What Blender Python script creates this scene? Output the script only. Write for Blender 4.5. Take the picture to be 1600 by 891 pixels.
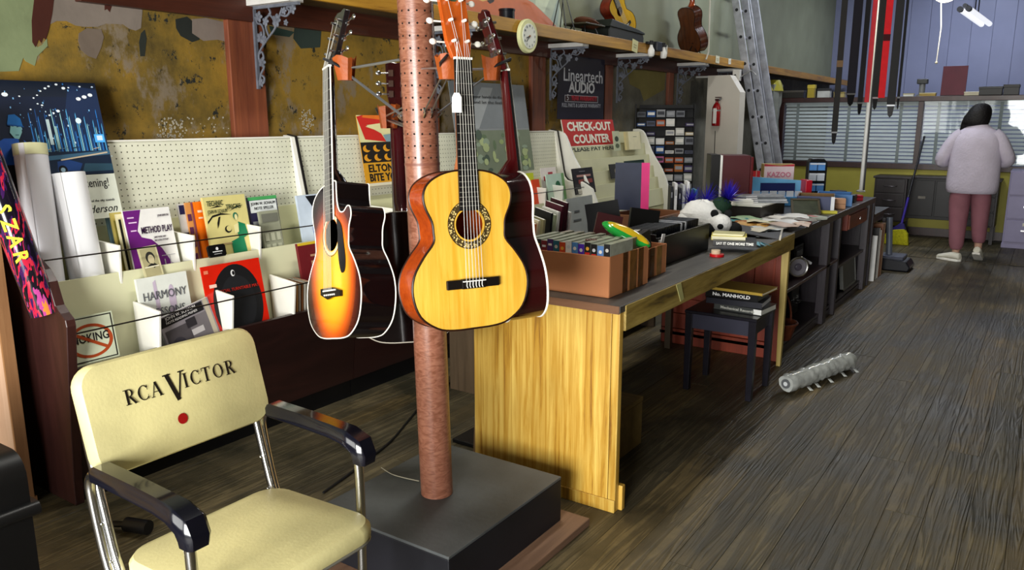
import bpy, math, random
from mathutils import Matrix, Vector, Euler
R = math.radians
random.seed(7)
for o in list(bpy.data.objects): bpy.data.objects.remove(o, do_unlink=True)
scene = bpy.context.scene
COL = scene.collection

# ------------------------------------------------------------ camera, sky, light, exposure
FPX, CAMH = 1240.0, 1.45
PITCH, YAW = R(11.776), R(34.02)
cam_d = bpy.data.cameras.new('camera'); cam = bpy.data.objects.new('camera', cam_d); COL.objects.link(cam)
cam.location = (0, 0, CAMH); cam.rotation_euler = (math.pi/2 - PITCH, 0, YAW)
cam_d.sensor_width = 36; cam_d.lens = FPX/1600*36; cam_d.clip_start = .05; cam_d.clip_end = 100
scene.camera = cam
world = bpy.data.worlds.new('sky'); scene.world = world; world.use_nodes = True
world.node_tree.nodes['Background'].inputs[0].default_value = (.75, .86, 1, 1)
world.node_tree.nodes['Background'].inputs[1].default_value = 1.0
scene.view_settings.view_transform = 'Standard'; scene.view_settings.look = 'None'
scene.view_settings.gamma = 1; scene.view_settings.use_curve_mapping = False
scene.view_settings.exposure = 0.08
def area(name, loc, rot, sx, sy, power, col):
    l = bpy.data.lights.new(name, 'AREA'); l.shape = 'RECTANGLE'; l.size = sx; l.size_y = sy
    l.energy = power; l.color = col
    o = bpy.data.objects.new(name, l); COL.objects.link(o); o.location = loc; o.rotation_euler = rot
    return o
# daylight entering through the shop window and the open door behind the camera
area('window_daylight', (-2.3, -2.25, 1.5), (R(90), 0, 0), 1.7, 1.5, 70, (1, .98, .93))
area('door_daylight', (-.3, -2.25, 1.15), (R(90), 0, 0), 1.7, 1.7, 360, (1, .99, .95))
# light of the ceiling's fluorescent fixtures (fixtures are built with the ceiling)
FLUO = [(-1.95, 2.6), (-1.95, 5.9), (-1.9, 9.2), (-1.2, 13.2)]
for (x, y), pw in zip(FLUO, (62, 26, 60, 75)):
    area('fluorescent_light', (x, y, 3.93), (0, 0, 0), .22, 1.25, pw, (1, .97, .88) if y < 7 else (.84, .9, 1))

# ------------------------------------------------------------ pixel helpers (a pixel and a real plane give a point)
_fw = Vector((-math.sin(YAW)*math.cos(PITCH), math.cos(YAW)*math.cos(PITCH), -math.sin(PITCH)))
_rt = Vector((math.cos(YAW), math.sin(YAW), 0)); _up = _rt.cross(_fw)
def on(u, v, ax, val):
    d = _fw*FPX + _rt*(u-800) + _up*(445.5-v)
    c = Vector((0, 0, CAMH)); return c + d*((val-c[ax])/d[ax])
def fl(u, v, z=0): return on(u, v, 2, z)
def wx(u, v, x): return on(u, v, 0, x)      # on a plane parallel to the long left wall
def wy(u, v, y): return on(u, v, 1, y)      # on a plane across the shop

# ------------------------------------------------------------ materials
def lin(h):
    h = h.lstrip('#'); c = [int(h[i:i+2], 16)/255 for i in (0, 2, 4)]
    return tuple(x/12.92 if x <= .04045 else ((x+.055)/1.055)**2.4 for x in c) + (1,)
MATS = {}
def nodes_of(name):
    m = bpy.data.materials.new(name); m.use_nodes = True
    nt = m.node_tree; b = nt.nodes['Principled BSDF']
    return m, nt, b
def N(nt, t, **kw):
    n = nt.nodes.new(t)
    for k, v in kw.items():
        if k.startswith('i_'):
            key = k[2:]; key = int(key) if key.isdigit() else key.replace('_', ' ')
            n.inputs[key].default_value = v
        else: setattr(n, k, v)
    return n
def ramp(nt, fac, stops, interp='LINEAR'):
    r = nt.nodes.new('ShaderNodeValToRGB'); r.color_ramp.interpolation = interp
    el = r.color_ramp.elements
    while len(el) < len(stops): el.new(.5)
    for e, (p, c) in zip(el, stops):
        e.position = p; e.color = c if len(c) == 4 else (*c, 1)
    nt.links.new(fac, r.inputs[0]); return r
def mixc(nt, fac, a, b, mode='MIX'):
    n = nt.nodes.new('ShaderNodeMix'); n.data_type = 'RGBA'; n.blend_type = mode
    for s, v in ((0, fac), (6, a), (7, b)):
        if hasattr(v, 'is_output'): nt.links.new(v, n.inputs[s])
        else: n.inputs[s].default_value = v
    return n.outputs[2]
def coords(nt, scale=(1, 1, 1), rnd=True, kind='Object', rot=(0, 0, 0)):
    tc = N(nt, 'ShaderNodeTexCoord'); mp = N(nt, 'ShaderNodeMapping')
    mp.inputs['Scale'].default_value = scale; mp.inputs['Rotation'].default_value = rot
    nt.links.new(tc.outputs[kind], mp.inputs[0])
    if rnd:
        oi = N(nt, 'ShaderNodeObjectInfo'); ml = N(nt, 'ShaderNodeMath', operation='MULTIPLY', i_1=37.0)
        nt.links.new(oi.outputs['Random'], ml.inputs[0]); nt.links.new(ml.outputs[0], mp.inputs['Location'])
    return mp.outputs[0]
def sc(c, k): return (min(c[0]*k, 1), min(c[1]*k, 1), min(c[2]*k, 1), 1)
def mat(hexc, rough=.6, metal=0, var=.14, scale=9, bump=0, bscale=60, coat=0, spec=.32, alpha=1, emit=0):
    key = (hexc, rough, metal, var, scale, bump, bscale, coat, spec, alpha, emit)
    if key in MATS: return MATS[key]
    m, nt, b = nodes_of('paint_'+hexc.lstrip('#')); c = lin(hexc)
    b.inputs['Roughness'].default_value = rough; b.inputs['Metallic'].default_value = metal
    b.inputs['Specular IOR Level'].default_value = spec; b.inputs['Coat Weight'].default_value = coat
    b.inputs['Coat Roughness'].default_value = .06
    b.inputs['Base Color'].default_value = c
    if var:
        nz = N(nt, 'ShaderNodeTexNoise', i_Scale=scale, i_Detail=4.0)
        nt.links.new(coords(nt), nz.inputs['Vector'])
        r = ramp(nt, nz.outputs[0], [(.3, sc(c, 1-var)), (.7, sc(c, 1+var*.6))])
        nt.links.new(r.outputs[0], b.inputs['Base Color'])
    if bump:
        nb = N(nt, 'ShaderNodeTexNoise', i_Scale=bscale, i_Detail=5.0)
        nt.links.new(coords(nt), nb.inputs['Vector'])
        bp = N(nt, 'ShaderNodeBump', i_Strength=bump, i_Distance=.01)
        nt.links.new(nb.outputs[0], bp.inputs['Height']); nt.links.new(bp.outputs[0], b.inputs['Normal'])
    if alpha < 1: b.inputs['Alpha'].default_value = alpha
    if emit:
        b.inputs['Emission Color'].default_value = c; b.inputs['Emission Strength'].default_value = emit
    MATS[key] = m; return m
def wood(c1, c2, axis=2, fine=40, rough=.5, coat=0, bump=.15, stretch=14, c3=None, spec=.5):
    key = ('wood', c1, c2, axis, fine, rough, coat, bump, stretch, c3, spec)
    if key in MATS: return MATS[key]
    m, nt, b = nodes_of('wood_'+c1.lstrip('#'))
    s = [fine]*3; s[axis] = fine/stretch
    v = coords(nt, tuple(s))
    n1 = N(nt, 'ShaderNodeTexNoise', i_Scale=1.0, i_Detail=6.0, i_Roughness=.65, i_Distortion=.6)
    nt.links.new(v, n1.inputs['Vector'])
    st = [(.32, lin(c1)), (.68, lin(c2))]
    if c3: st = [(.28, lin(c3)), (.42, lin(c1)), (.72, lin(c2))]
    r = ramp(nt, n1.outputs[0], st)
    n2 = N(nt, 'ShaderNodeTexNoise', i_Scale=2.2, i_Detail=3.0)
    nt.links.new(coords(nt), n2.inputs['Vector'])
    r2 = ramp(nt, n2.outputs[0], [(.3, (.72, .72, .72, 1)), (.7, (1, 1, 1, 1))])
    nt.links.new(mixc(nt, 1.0, r.outputs[0], r2.outputs[0], 'MULTIPLY'), b.inputs['Base Color'])
    b.inputs['Roughness'].default_value = rough; b.inputs['Coat Weight'].default_value = coat
    b.inputs['Coat Roughness'].default_value = .05; b.inputs['Specular IOR Level'].default_value = spec
    if bump:
        bp = N(nt, 'ShaderNodeBump', i_Strength=bump, i_Distance=.01)
        nt.links.new(n1.outputs[0], bp.inputs['Height']); nt.links.new(bp.outputs[0], b.inputs['Normal'])
    MATS[key] = m; return m
BLACK = '#0a0a0c'; WHITE = '#f2f2ee'; CREAM = '#dcdab0'
CHROME = mat('#cfcfcf', .18, 1, .1)
STEEL = mat('#b4b6ba', .35, 1, .15)
PAPER = mat('#f1f0ea', .7, 0, .05)
def pap(h, rough=.5): return mat(h, rough, 0, .06, 20)

# ------------------------------------------------------------ meshes
class MB:
    def __init__(s): s.v = []; s.f = []; s.mi = []; s.sm = []; s.cur = 0
    def add(s, vs, fs, smooth=False):
        o = len(s.v); s.v += [tuple(x) for x in vs]
        for f in fs: s.f.append(tuple(i+o for i in f)); s.mi.append(s.cur); s.sm.append(smooth)
        return s
    def box(s, c, d, rot=None):
        h = Vector(d)/2; vs = []
        for x in (-1, 1):
            for y in (-1, 1):
                for z in (-1, 1): vs.append(Vector((x*h.x, y*h.y, z*h.z)))
        if rot is not None:
            e = Euler(rot).to_matrix(); vs = [e @ q for q in vs]
        vs = [q + Vector(c) for q in vs]
        return s.add(vs, [(0, 1, 3, 2), (4, 6, 7, 5), (0, 4, 5, 1), (2, 3, 7, 6), (0, 2, 6, 4), (1, 5, 7, 3)])
    def b2(s, a, b): 
        a, b = Vector(a), Vector(b); return s.box((a+b)/2, [abs(x) for x in (b-a)])
    def prism(s, pts, d0, d1, ax=1, smooth=False):
        # outline in the plane across axis ax, extruded from d0 to d1
        def q(p, d): r = [p[0], p[1]]; r.insert(ax, d); return r
        n = len(pts); vs = [q(p, d0) for p in pts] + [q(p, d1) for p in pts]
        s.add(vs, [tuple(range(n)), tuple(reversed(range(n, 2*n)))])
        o = len(s.v) - 2*n
        for i in range(n):
            j = (i+1) % n; s.f.append((o+i, o+n+i, o+n+j, o+j)); s.mi.append(s.cur); s.sm.append(smooth)
        return s
    def tube(s, pts, r, seg=8, cap=True, closed=False):
        pts = [Vector(p) for p in pts]; n = len(pts)
        rs = r if isinstance(r, (list, tuple)) else [r]*n
        prev = None; rings = []
        for i in range(n):
            if closed: t = pts[(i+1) % n]-pts[i-1]
            else: t = pts[min(i+1, n-1)]-pts[max(i-1, 0)]
            if t.length < 1e-9: t = Vector((0, 0, 1))
            t.normalize()
            if prev is None:
                a = Vector((0, 0, 1)) if abs(t.z) < .9 else Vector((1, 0, 0)); nx = t.cross(a).normalized()
            else: nx = (prev - t*prev.dot(t)).normalized()
            prev = nx; ny = t.cross(nx)
            rings.append([pts[i]+(nx*math.cos(2*math.pi*k/seg)+ny*math.sin(2*math.pi*k/seg))*rs[i] for k in range(seg)])
        vs = [q for rg in rings for q in rg]; fs = []
        for i in range(n if closed else n-1):
            j = (i+1) % n
            for k in range(seg):
                l = (k+1) % seg; fs.append((i*seg+k, i*seg+l, j*seg+l, j*seg+k))
        s.add(vs, fs, True)
        if cap and not closed:
            o = len(s.v)-len(vs)
            s.f += [tuple(o+k for k in reversed(range(seg))), tuple(o+(n-1)*seg+k for k in range(seg))]
            s.mi += [s.cur]*2; s.sm += [False]*2
        return s
    def cyl(s, a, b, r, r2=None, seg=16): return s.tube([a, b], [r, r if r2 is None else r2], seg)
    def lathe(s, prof, seg=20, c=(0, 0, 0)):
        n = len(prof); vs = []; fs = []
        for r, z in prof:
            for k in range(seg):
                a = 2*math.pi*k/seg; vs.append((c[0]+r*math.cos(a), c[1]+r*math.sin(a), c[2]+z))
        for i in range(n-1):
            for k in range(seg):
                l = (k+1) % seg; fs.append((i*seg+k, i*seg+l, (i+1)*seg+l, (i+1)*seg+k))
        fs.append(tuple(reversed(range(seg)))); fs.append(tuple((n-1)*seg+k for k in range(seg)))
        return s.add(vs, fs, True)
    def ball(s, c, r, seg=14, rings=9, rot=None, jit=0):
        r = Vector((r, r, r)) if not hasattr(r, '__len__') else Vector(r)
        e = Euler(rot).to_matrix() if rot else Matrix.Identity(3)
        vs = []; fs = []
        for i in range(rings+1):
            t = math.pi*i/rings
            for k in range(seg):
                a = 2*math.pi*k/seg; w = 1 + (random.uniform(-jit, jit) if jit else 0)
                vs.append(Vector(c)+e @ Vector((r.x*math.sin(t)*math.cos(a)*w, r.y*math.sin(t)*math.sin(a)*w, r.z*math.cos(t)*w)))
        for i in range(rings):
            for k in range(seg):
                l = (k+1) % seg; fs.append((i*seg+k, (i+1)*seg+k, (i+1)*seg+l, i*seg+l))
        return s.add(vs, fs, True)
    def disc(s, c, r, n=24, ax=1, rx=None):
        rx = rx or r; vs = []
        for k in range(n):
            a = 2*math.pi*k/n; p = [rx*math.cos(a), r*math.sin(a)]; p.insert(ax, 0); vs.append(Vector(c)+Vector(p))
        return s.add(vs, [tuple(range(n))])
    def mesh(s, name='mesh', mats=()):
        me = bpy.data.meshes.new(name); me.from_pydata(s.v, [], s.f)
        me.polygons.foreach_set('material_index', s.mi); me.polygons.foreach_set('use_smooth', s.sm)
        for m in mats: me.materials.append(m)
        me.validate(); me.update()
        import bmesh
        b = bmesh.new(); b.from_mesh(me); bmesh.ops.recalc_face_normals(b, faces=b.faces); b.to_mesh(me); b.free()
        if any(s.sm): me.set_sharp_from_angle(angle=R(42))
        return me
    def build(s, name, mats, parent=None, bevel=0, seg=2, label=None):
        mats = mats if isinstance(mats, (list, tuple)) else [mats]
        return link(name, s.mesh(name, mats), parent, bevel, seg, label)
def link(name, me, parent=None, bevel=0, seg=2, label=None):
    o = bpy.data.objects.new(name, me); COL.objects.link(o)
    if parent is not None: o.parent = parent
    if bevel:
        b = o.modifiers.new('bevel', 'BEVEL'); b.width = bevel; b.segments = seg; b.limit_method = 'ANGLE'; b.angle_limit = R(40)
        b.harden_normals = False
    if label: o['label'] = label
    return o
def tag(o, label, cat, group=None):
    o['label'] = label; o['category'] = cat
    if group: o['group'] = group
    return o
def thing(name, label, cat, loc=(0, 0, 0), rot=(0, 0, 0), group=None):
    o = bpy.data.objects.new(name, None); COL.objects.link(o); o.empty_display_size = .05
    o.location = loc; o.rotation_euler = rot
    return tag(o, label, cat, group)
def at(o, loc, rot=(0, 0, 0)): o.location = loc; o.rotation_euler = rot; return o
def struct(o): o['kind'] = 'structure'; return o
def frame(o, origin, x, z):
    x = Vector(x).normalized(); z = Vector(z); z = (z - x*z.dot(x)).normalized(); y = z.cross(x)
    m = Matrix((x, y, z)).transposed().to_4x4(); m.translation = Vector(origin); o.matrix_world = m; return o
def smoothpts(p, n=6, closed=False):
    p = [Vector(q) for q in p]; out = []; L = len(p)
    rng = L if closed else L-1
    for i in range(rng):
        a = p[(i-1) % L] if closed or i > 0 else p[0]; b = p[i]; c = p[(i+1) % L]
        d = p[(i+2) % L] if closed or i+2 < L else p[L-1]
        for k in range(n):
            t = k/n
            out.append(.5*((2*b)+(c-a)*t+(2*a-5*b+4*c-d)*t*t+(3*b-a-3*c+d)*t*t*t))
    if not closed: out.append(p[-1])
    return out
_dg = None
def text_mesh(txt, size=.1, bold=0, align='CENTER', shear=0, sx=1, extrude=.0004):
    cu = bpy.data.curves.new('lettering', 'FONT'); cu.body = txt; cu.size = size; cu.align_x = align
    cu.offset = bold; cu.shear = shear; cu.extrude = extrude; cu.resolution_u = 2
    o = bpy.data.objects.new('lettering', cu); COL.objects.link(o)
    bpy.context.view_layer.update()
    me = bpy.data.meshes.new_from_object(o.evaluated_get(bpy.context.evaluated_depsgraph_get()))
    bpy.data.objects.remove(o); bpy.data.curves.remove(cu)
    # lay it in the XZ plane facing -Y
    for v in me.vertices:
        x, y, z = v.co; v.co = (x*sx, -z, y)
    return me
def text(txt, size, m, parent, x, z, y=-.0012, fit=None, rotz=0, name='lettering', **kw):
    me = text_mesh(txt, size, **kw)
    if fit:
        xs = [v.co.x for v in me.vertices]; w = max(xs)-min(xs); k = fit/w
        for v in me.vertices: v.co.x *= k
    me.materials.clear(); me.materials.append(m)
    o = bpy.data.objects.new(name, me); COL.objects.link(o); o.parent = parent
    o.location = (x, y, z); o.rotation_euler = (0, rotz, 0); return o
def print_on(parent, shapes, y=-.001, name='cover_print'):
    """flat print: list of (hex, [(x,z)...]) polygons laid on the front (-Y) of parent, later ones on top"""
    mb = MB(); ms = []; 
    for i, (h, pts) in enumerate(shapes):
        m = pap(h) if isinstance(h, str) else h
        if m not in ms: ms.append(m)
        mb.cur = ms.index(m)
        mb.add([(p[0], y-min(.00025, .0035/len(shapes))*i, p[1]) for p in pts], [tuple(range(len(pts)))])
    return mb.build(name, ms, parent)
def rc(x0, z0, x1, z1): return [(x0, z0), (x1, z0), (x1, z1), (x0, z1)]
def el(cx, cz, rx, rz, n=18, a0=0, a1=360):
    return [(cx+rx*math.cos(R(a0+(a1-a0)*k/n)), cz+rz*math.sin(R(a0+(a1-a0)*k/n))) for k in range(n + (0 if a1-a0 == 360 else 1))]
ORD = ['first', 'second', 'third', 'fourth', 'fifth', 'sixth', 'seventh', 'eighth', 'ninth', 'tenth', 'eleventh', 'twelfth', 'thirteenth', 'fourteenth', 'fifteenth', 'sixteenth', 'seventeenth', 'eighteenth', 'nineteenth', 'twentieth', 'twenty-first', 'twenty-second']
def copy_tree(o, parent=None):
    c = o.copy(); COL.objects.link(c); c.parent = parent
    for ch in list(o.children):
        copy_tree(ch, c)
    return c
# ============================================================ the room
XW, YB, XR, ZC = -3.45, 15.2, 2.6, 4.0
def wall_mat():
    m, nt, b = nodes_of('peeling_plaster'); v = coords(nt, rnd=False)
    n1 = N(nt, 'ShaderNodeTexNoise', i_Scale=1.6, i_Detail=8.0, i_Roughness=.7); nt.links.new(v, n1.inputs['Vector'])
    base = ramp(nt, n1.outputs[0], [(.26, lin('#3a3016')), (.40, lin('#735d22')), (.54, lin('#9a7826')), (.74, lin('#8a7a42'))])
    n2 = N(nt, 'ShaderNodeTexNoise', i_Scale=2.7, i_Detail=9.0, i_Roughness=.72); nt.links.new(coords(nt, (1, 1.3, .8), False), n2.inputs['Vector'])
    r2 = ramp(nt, n2.outputs[0], [(.52, (0, 0, 0, 1)), (.58, (.75, .75, .75, 1))])
    c = mixc(nt, r2.outputs[0], base.outputs[0], lin('#8a7d6c'))
    n3 = N(nt, 'ShaderNodeTexNoise', i_Scale=15.0, i_Detail=6.0, i_Roughness=.8); nt.links.new(v, n3.inputs['Vector'])
    r3 = ramp(nt, n3.outputs[0], [(.385, (1, 1, 1, 1)), (.42, (0, 0, 0, 1))])
    n4 = N(nt, 'ShaderNodeTexNoise', i_Scale=1.9, i_Detail=2.0); nt.links.new(coords(nt, (1, 1, 1.4), False), n4.inputs['Vector'])
    r4 = ramp(nt, n4.outputs[0], [(.38, (0, 0, 0, 1)), (.5, (1, 1, 1, 1))])
    k = mixc(nt, 1.0, r3.outputs[0], r4.outputs[0], 'MULTIPLY')
    c = mixc(nt, k, c, lin('#1d2320'))
    # bare grey plaster farther down the shop
    sp = N(nt, 'ShaderNodeSeparateXYZ'); nt.links.new(v, sp.inputs[0])
    ad = N(nt, 'ShaderNodeMath', operation='MULTIPLY_ADD', i_1=2.4, i_2=-1.2); nt.links.new(n2.outputs[0], ad.inputs[0])
    a2 = N(nt, 'ShaderNodeMath', operation='ADD'); nt.links.new(sp.outputs[1], a2.inputs[0]); nt.links.new(ad.outputs[0], a2.inputs[1])
    mr = N(nt, 'ShaderNodeMapRange'); mr.inputs[1].default_value = 5.5; mr.inputs[2].default_value = 7.0
    nt.links.new(a2.outputs[0], mr.inputs[0])
    g = ramp(nt, n1.outputs[0], [(.3, lin('#3a382f')), (.6, lin('#6d6b60'))])
    c = mixc(nt, mr.outputs[0], c, g.outputs[0])
    nt.links.new(c, b.inputs['Base Color']); b.inputs['Roughness'].default_value = .75
    bp = N(nt, 'ShaderNodeBump', i_Strength=.5, i_Distance=.01); nt.links.new(n2.outputs[0], bp.inputs['Height'])
    nt.links.new(bp.outputs[0], b.inputs['Normal']); return m
def plank_mat(old=True):
    m, nt, b = nodes_of('worn_floorboards')
    v = coords(nt, (34, 1.5, 34))
    n1 = N(nt, 'ShaderNodeTexNoise', i_Scale=1.0, i_Detail=3.0, i_Distortion=.7); nt.links.new(v, n1.inputs['Vector'])
    w = N(nt, 'ShaderNodeMath', operation='MULTIPLY', i_1=20.0); nt.links.new(n1.outputs[0], w.inputs[0])
    sn = N(nt, 'ShaderNodeMath', operation='SINE'); nt.links.new(w.outputs[0], sn.inputs[0])
    gr = ramp(nt, sn.outputs[0], [(.0, (.58, .58, .58, 1)), (.6, (1, 1, 1, 1))])
    oi = N(nt, 'ShaderNodeObjectInfo')
    tone = ramp(nt, oi.outputs['Random'], [(0, lin('#544a35')), (.35, lin('#655b42')), (.7, lin('#6c5f43')), (1, lin('#7d683f'))])
    c = mixc(nt, 1.0, tone.outputs[0], gr.outputs[0], 'MULTIPLY')
    # foot-worn grime, in the place's own coordinates
    ge = N(nt, 'ShaderNodeNewGeometry')
    n2 = N(nt, 'ShaderNodeTexNoise', i_Scale=1.3, i_Detail=9.0, i_Roughness=.7); nt.links.new(ge.outputs['Position'], n2.inputs['Vector'])
    n5 = N(nt, 'ShaderNodeTexNoise', i_Scale=.55, i_Detail=5.0, i_Roughness=.6); nt.links.new(ge.outputs['Position'], n5.inputs['Vector'])
    wr = ramp(nt, n5.outputs[0], [(.45, (0, 0, 0, 1)), (.62, (.5, .5, .5, 1))])
    c = mixc(nt, wr.outputs[0], c, mixc(nt, 1.0, lin('#7d6a42'), gr.outputs[0], 'MULTIPLY'))
    gm = ramp(nt, n2.outputs[0], [(.38, (.95, .95, .95, 1)), (.62, (0, 0, 0, 1))])
    c = mixc(nt, gm.outputs[0], c, lin('#262419'))
    n3 = N(nt, 'ShaderNodeTexNoise', i_Scale=34.0, i_Detail=6.0, i_Roughness=.8); nt.links.new(ge.outputs['Position'], n3.inputs['Vector'])
    sm_ = ramp(nt, n3.outputs[0], [(.68, (0, 0, 0, 1)), (.74, (.6, .6, .6, 1))])
    c = mixc(nt, sm_.outputs[0], c, lin('#a39c86'))
    nt.links.new(c, b.inputs['Base Color'])
    rr = ramp(nt, n2.outputs[0], [(.3, (.38, .38, .38, 1)), (.7, (.62, .62, .62, 1))]); nt.links.new(rr.outputs[0], b.inputs['Roughness'])
    b.inputs['Specular IOR Level'].default_value = .35
    bp = N(nt, 'ShaderNodeBump', i_Strength=.25, i_Distance=.004); nt.links.new(sn.outputs[0], bp.inputs['Height'])
    nt.links.new(bp.outputs[0], b.inputs['Normal']); return m
WALLM = wall_mat(); PLANK = plank_mat()
floor = struct(MB().b2((XW-.1, -2.5, -.12), (XR+.1, YB+.1, -.006)).build('floor', mat('#2a2822', .7)))
W_ = .133; pid = 0
cache = {}
x = -3.44
while x < 1.25:
    y = .2 - random.uniform(0, 2.4)
    while y < 9.2:
        L = random.choice((2.4, 2.9, 3.4, 3.9)); y1 = min(y+L, 9.4); y0 = max(y, -.2)
        if y1-y0 > .15:
            kx = round(y1-y0, 1)
            if kx not in cache:
                cache[kx] = MB().b2((0, 0, -.006), (W_-.0012, kx-.0014, 0)).mesh('plank', [PLANK])
            o = link('plank', cache[kx], floor, .0006, 1); o.location = (x, y0, random.uniform(-.001, .0004))
            y1 = y0+kx
        y = y1
    x += W_
far = MB()
x = -3.44
while x < XR:
    for (a, b) in (((9.45, 12.2), (12.2, YB)) if x < 1.25 else ((-2.4, 2), (2, 6), (6, 10), (10, YB))): far.b2((x, a, -.006), (x+W_-.004, b-.004, 0))
    x += W_
far = far.build('far_planks', PLANK, floor); far['kind'] = 'stuff'
near = MB(); x = -3.44
while x < 1.25: near.b2((x, -2.4, -.006), (x+W_-.004, -.25, 0)); x += W_
near.build('near_planks', PLANK, floor)['kind'] = 'stuff'
# left wall: peeling lower half under the shelf, plain plaster above it
wl = struct(MB().b2((XW-.12, -2.5, 0), (XW, YB, 2.06)).build('wall_left', WALLM))
UPW = mat('#8d917a', .6, 0, .12, 2.5, .1, 6)
struct(MB().b2((XW-.12, -2.5, 2.06), (XW, YB, ZC)).build('wall_left_upper', UPW))
def patch(pts, h, t, name='paint_patch', rough=.7):
    q = [wx(u, v, XW) for u, v in pts]
    MB().prism([(p.y, p.z) for p in q], XW-.001, XW+t, 0).build(name, mat(h, rough, 0, .18, 5, .2, 14), wl)
patch([(-160, -60), (60, -60), (54, 25), (51, 62), (58, 74), (66, 70), (73, 60), (74, 72), (58, 88), (54, 103), (40, 96), (36, 90), (29, 111), (-160, 118)], '#84906a', .002)
patch([(87, -40), (224, -40), (222, 20), (220, 44), (212, 48), (202, 45), (192, 38), (165, 37), (152, 42), (132, 42), (118, 40), (104, 33), (88, 33), (78, 38)], '#857a70', .0016)
patch([(123, 52), (136, 44), (158, 46), (162, 58), (158, 74), (150, 92), (138, 88), (126, 78), (122, 64)], '#7b6d60', .0016)
patch([(300, 30), (322, 28), (356, 36), (356, 66), (340, 62), (318, 64), (300, 52)], '#877a70', .0016)
patch([(55, -20), (86, -20), (81, 22), (76, 46), (71, 62), (67, 58), (64, 67), (60, 61), (55, 74), (50, 66), (49, 32)], '#4b241b', .003)
patch([(163, -20), (176, -20), (174, 10), (171, 19), (167, 14), (163, 16)], '#4b241b', .003)
patch([(220, 52), (226, 46), (229, 60), (226, 88), (219, 88), (217, 66)], '#2e322c', .0012)
patch([(274, 30), (292, 26), (304, 36), (312, 62), (300, 66), (282, 56), (275, 44)], '#2b2f2b', .0012)
patch([(460, 42), (502, 46), (500, 74), (470, 76), (458, 60)], '#35413b', .0012)
patch([(420, 40), (460, 50), (452, 58), (424, 54)], '#33463f', .0012)
patch([(980, 110), (1040, 108), (1038, 140), (1020, 150), (1006, 158), (1000, 140), (984, 132)], '#7d7440', .0016)
fk = MB(); random.seed(3)
for cu, cv, ru, rv, n in ((268, 203, 24, 20, 110), (480, 190, 13, 20, 70), (330, 195, 50, 18, 30)):
    for k in range(n):
        a, d = random.uniform(0, 6.28), random.random()**.6
        p = wx(cu+math.cos(a)*d*ru, cv+math.sin(a)*d*rv, XW+.001); r = random.uniform(.003, .009)
        fk.box(p, (.002, r, r), (random.random()*3, 0, 0))
fk.build('plaster_flakes', mat('#b5ae9c', .8), wl)['kind'] = 'stuff'
REDW = wood('#7a3f28', '#9a5534', 2, 26, .55, 0, .2, 16, '#5d2c1b')
DKRED = wood('#3f1d13', '#5b2c1b', 1, 26, .5, 0, .2, 16)
for i, (a, b) in enumerate(((2.58, 2.79), (4.02, 4.2), (5.34, 5.54), (6.56, 6.71), (7.99, 8.11), (9.6, 9.75))):
    struct(MB().b2((XW, a, 0), (XW+.035, b, 1.93)).build('trim_%d' % (i+1), REDW, None, .004))
struct(MB().b2((XW, 1.86, 1.93), (XW+.045, 10.5, 2.06)).build('trim_7', DKRED, None, .004))
struct(MB().b2((XW, 2.0, .0), (XW+.02, 9, .12)).build('baseboard_left', DKRED))
# back wall of tall painted boards
BLUEW = mat('#868cae', .45, 0, .07, 2)
wb = struct(MB().b2((XW-.1, YB+.012, 0), (XR+.1, YB+.12, ZC)).build('wall_back', mat('#5d6480', .6)))
x = XW
bm_ = MB().b2((0, 0, 0), (.298, .014, ZC-.02)).mesh('board', [BLUEW])
while x < XR-.3:
    o = link('board', bm_, wb, .002, 1); o.location = (x, YB-.002, 0); x += .302
struct(MB().b2((XR, -2.5, 0), (XR+.1, YB, ZC)).build('wall_right', mat('#4a4438', .7, 0, .15, 2)))
ce = struct(MB().b2((XW-.1, -2.5, ZC), (XR+.1, YB+.1, ZC+.1)).build('ceiling', mat('#5c5e60', .7, 0, .08, 1.5)))
fw_ = MB()   # shop front with two window openings, behind the camera
for a, b in (((XW-.1, 0), (-1.2, .7)), ((XW-.1, 2.3), (XR+.1, ZC)), ((XW-.1, .7), (-3.2, 2.3)), ((-1.4, .7), (-1.2, 2.3)), ((.6, 0), (XR+.1, 2.3)), ((-1.2, 2.05), (.6, 2.3))):
    fw_.b2((a[0], -2.45, a[1]), (b[0], -2.33, b[1]))
struct(fw_.build('wall_front', mat('#4a463a', .7)))
for k, (x, y) in enumerate(FLUO):
    t = thing('fluorescent_fixture', ('first', 'second', 'third', 'fourth')[k]+' ceiling fluorescent fixture counted from the shop front', 'lamp', (x, y, ZC), group='ceiling fluorescents')
    MB().b2((-.13, -.66, -.045), (.13, .66, 0)).build('housing', mat(WHITE, .4), t, .006)
    for s in (-.06, .06): MB().cyl((s, -.61, -.058), (s, .61, -.058), .013).build('tube', mat('#eef4ff', .3, 0, 0, emit=3.0), t)
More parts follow.
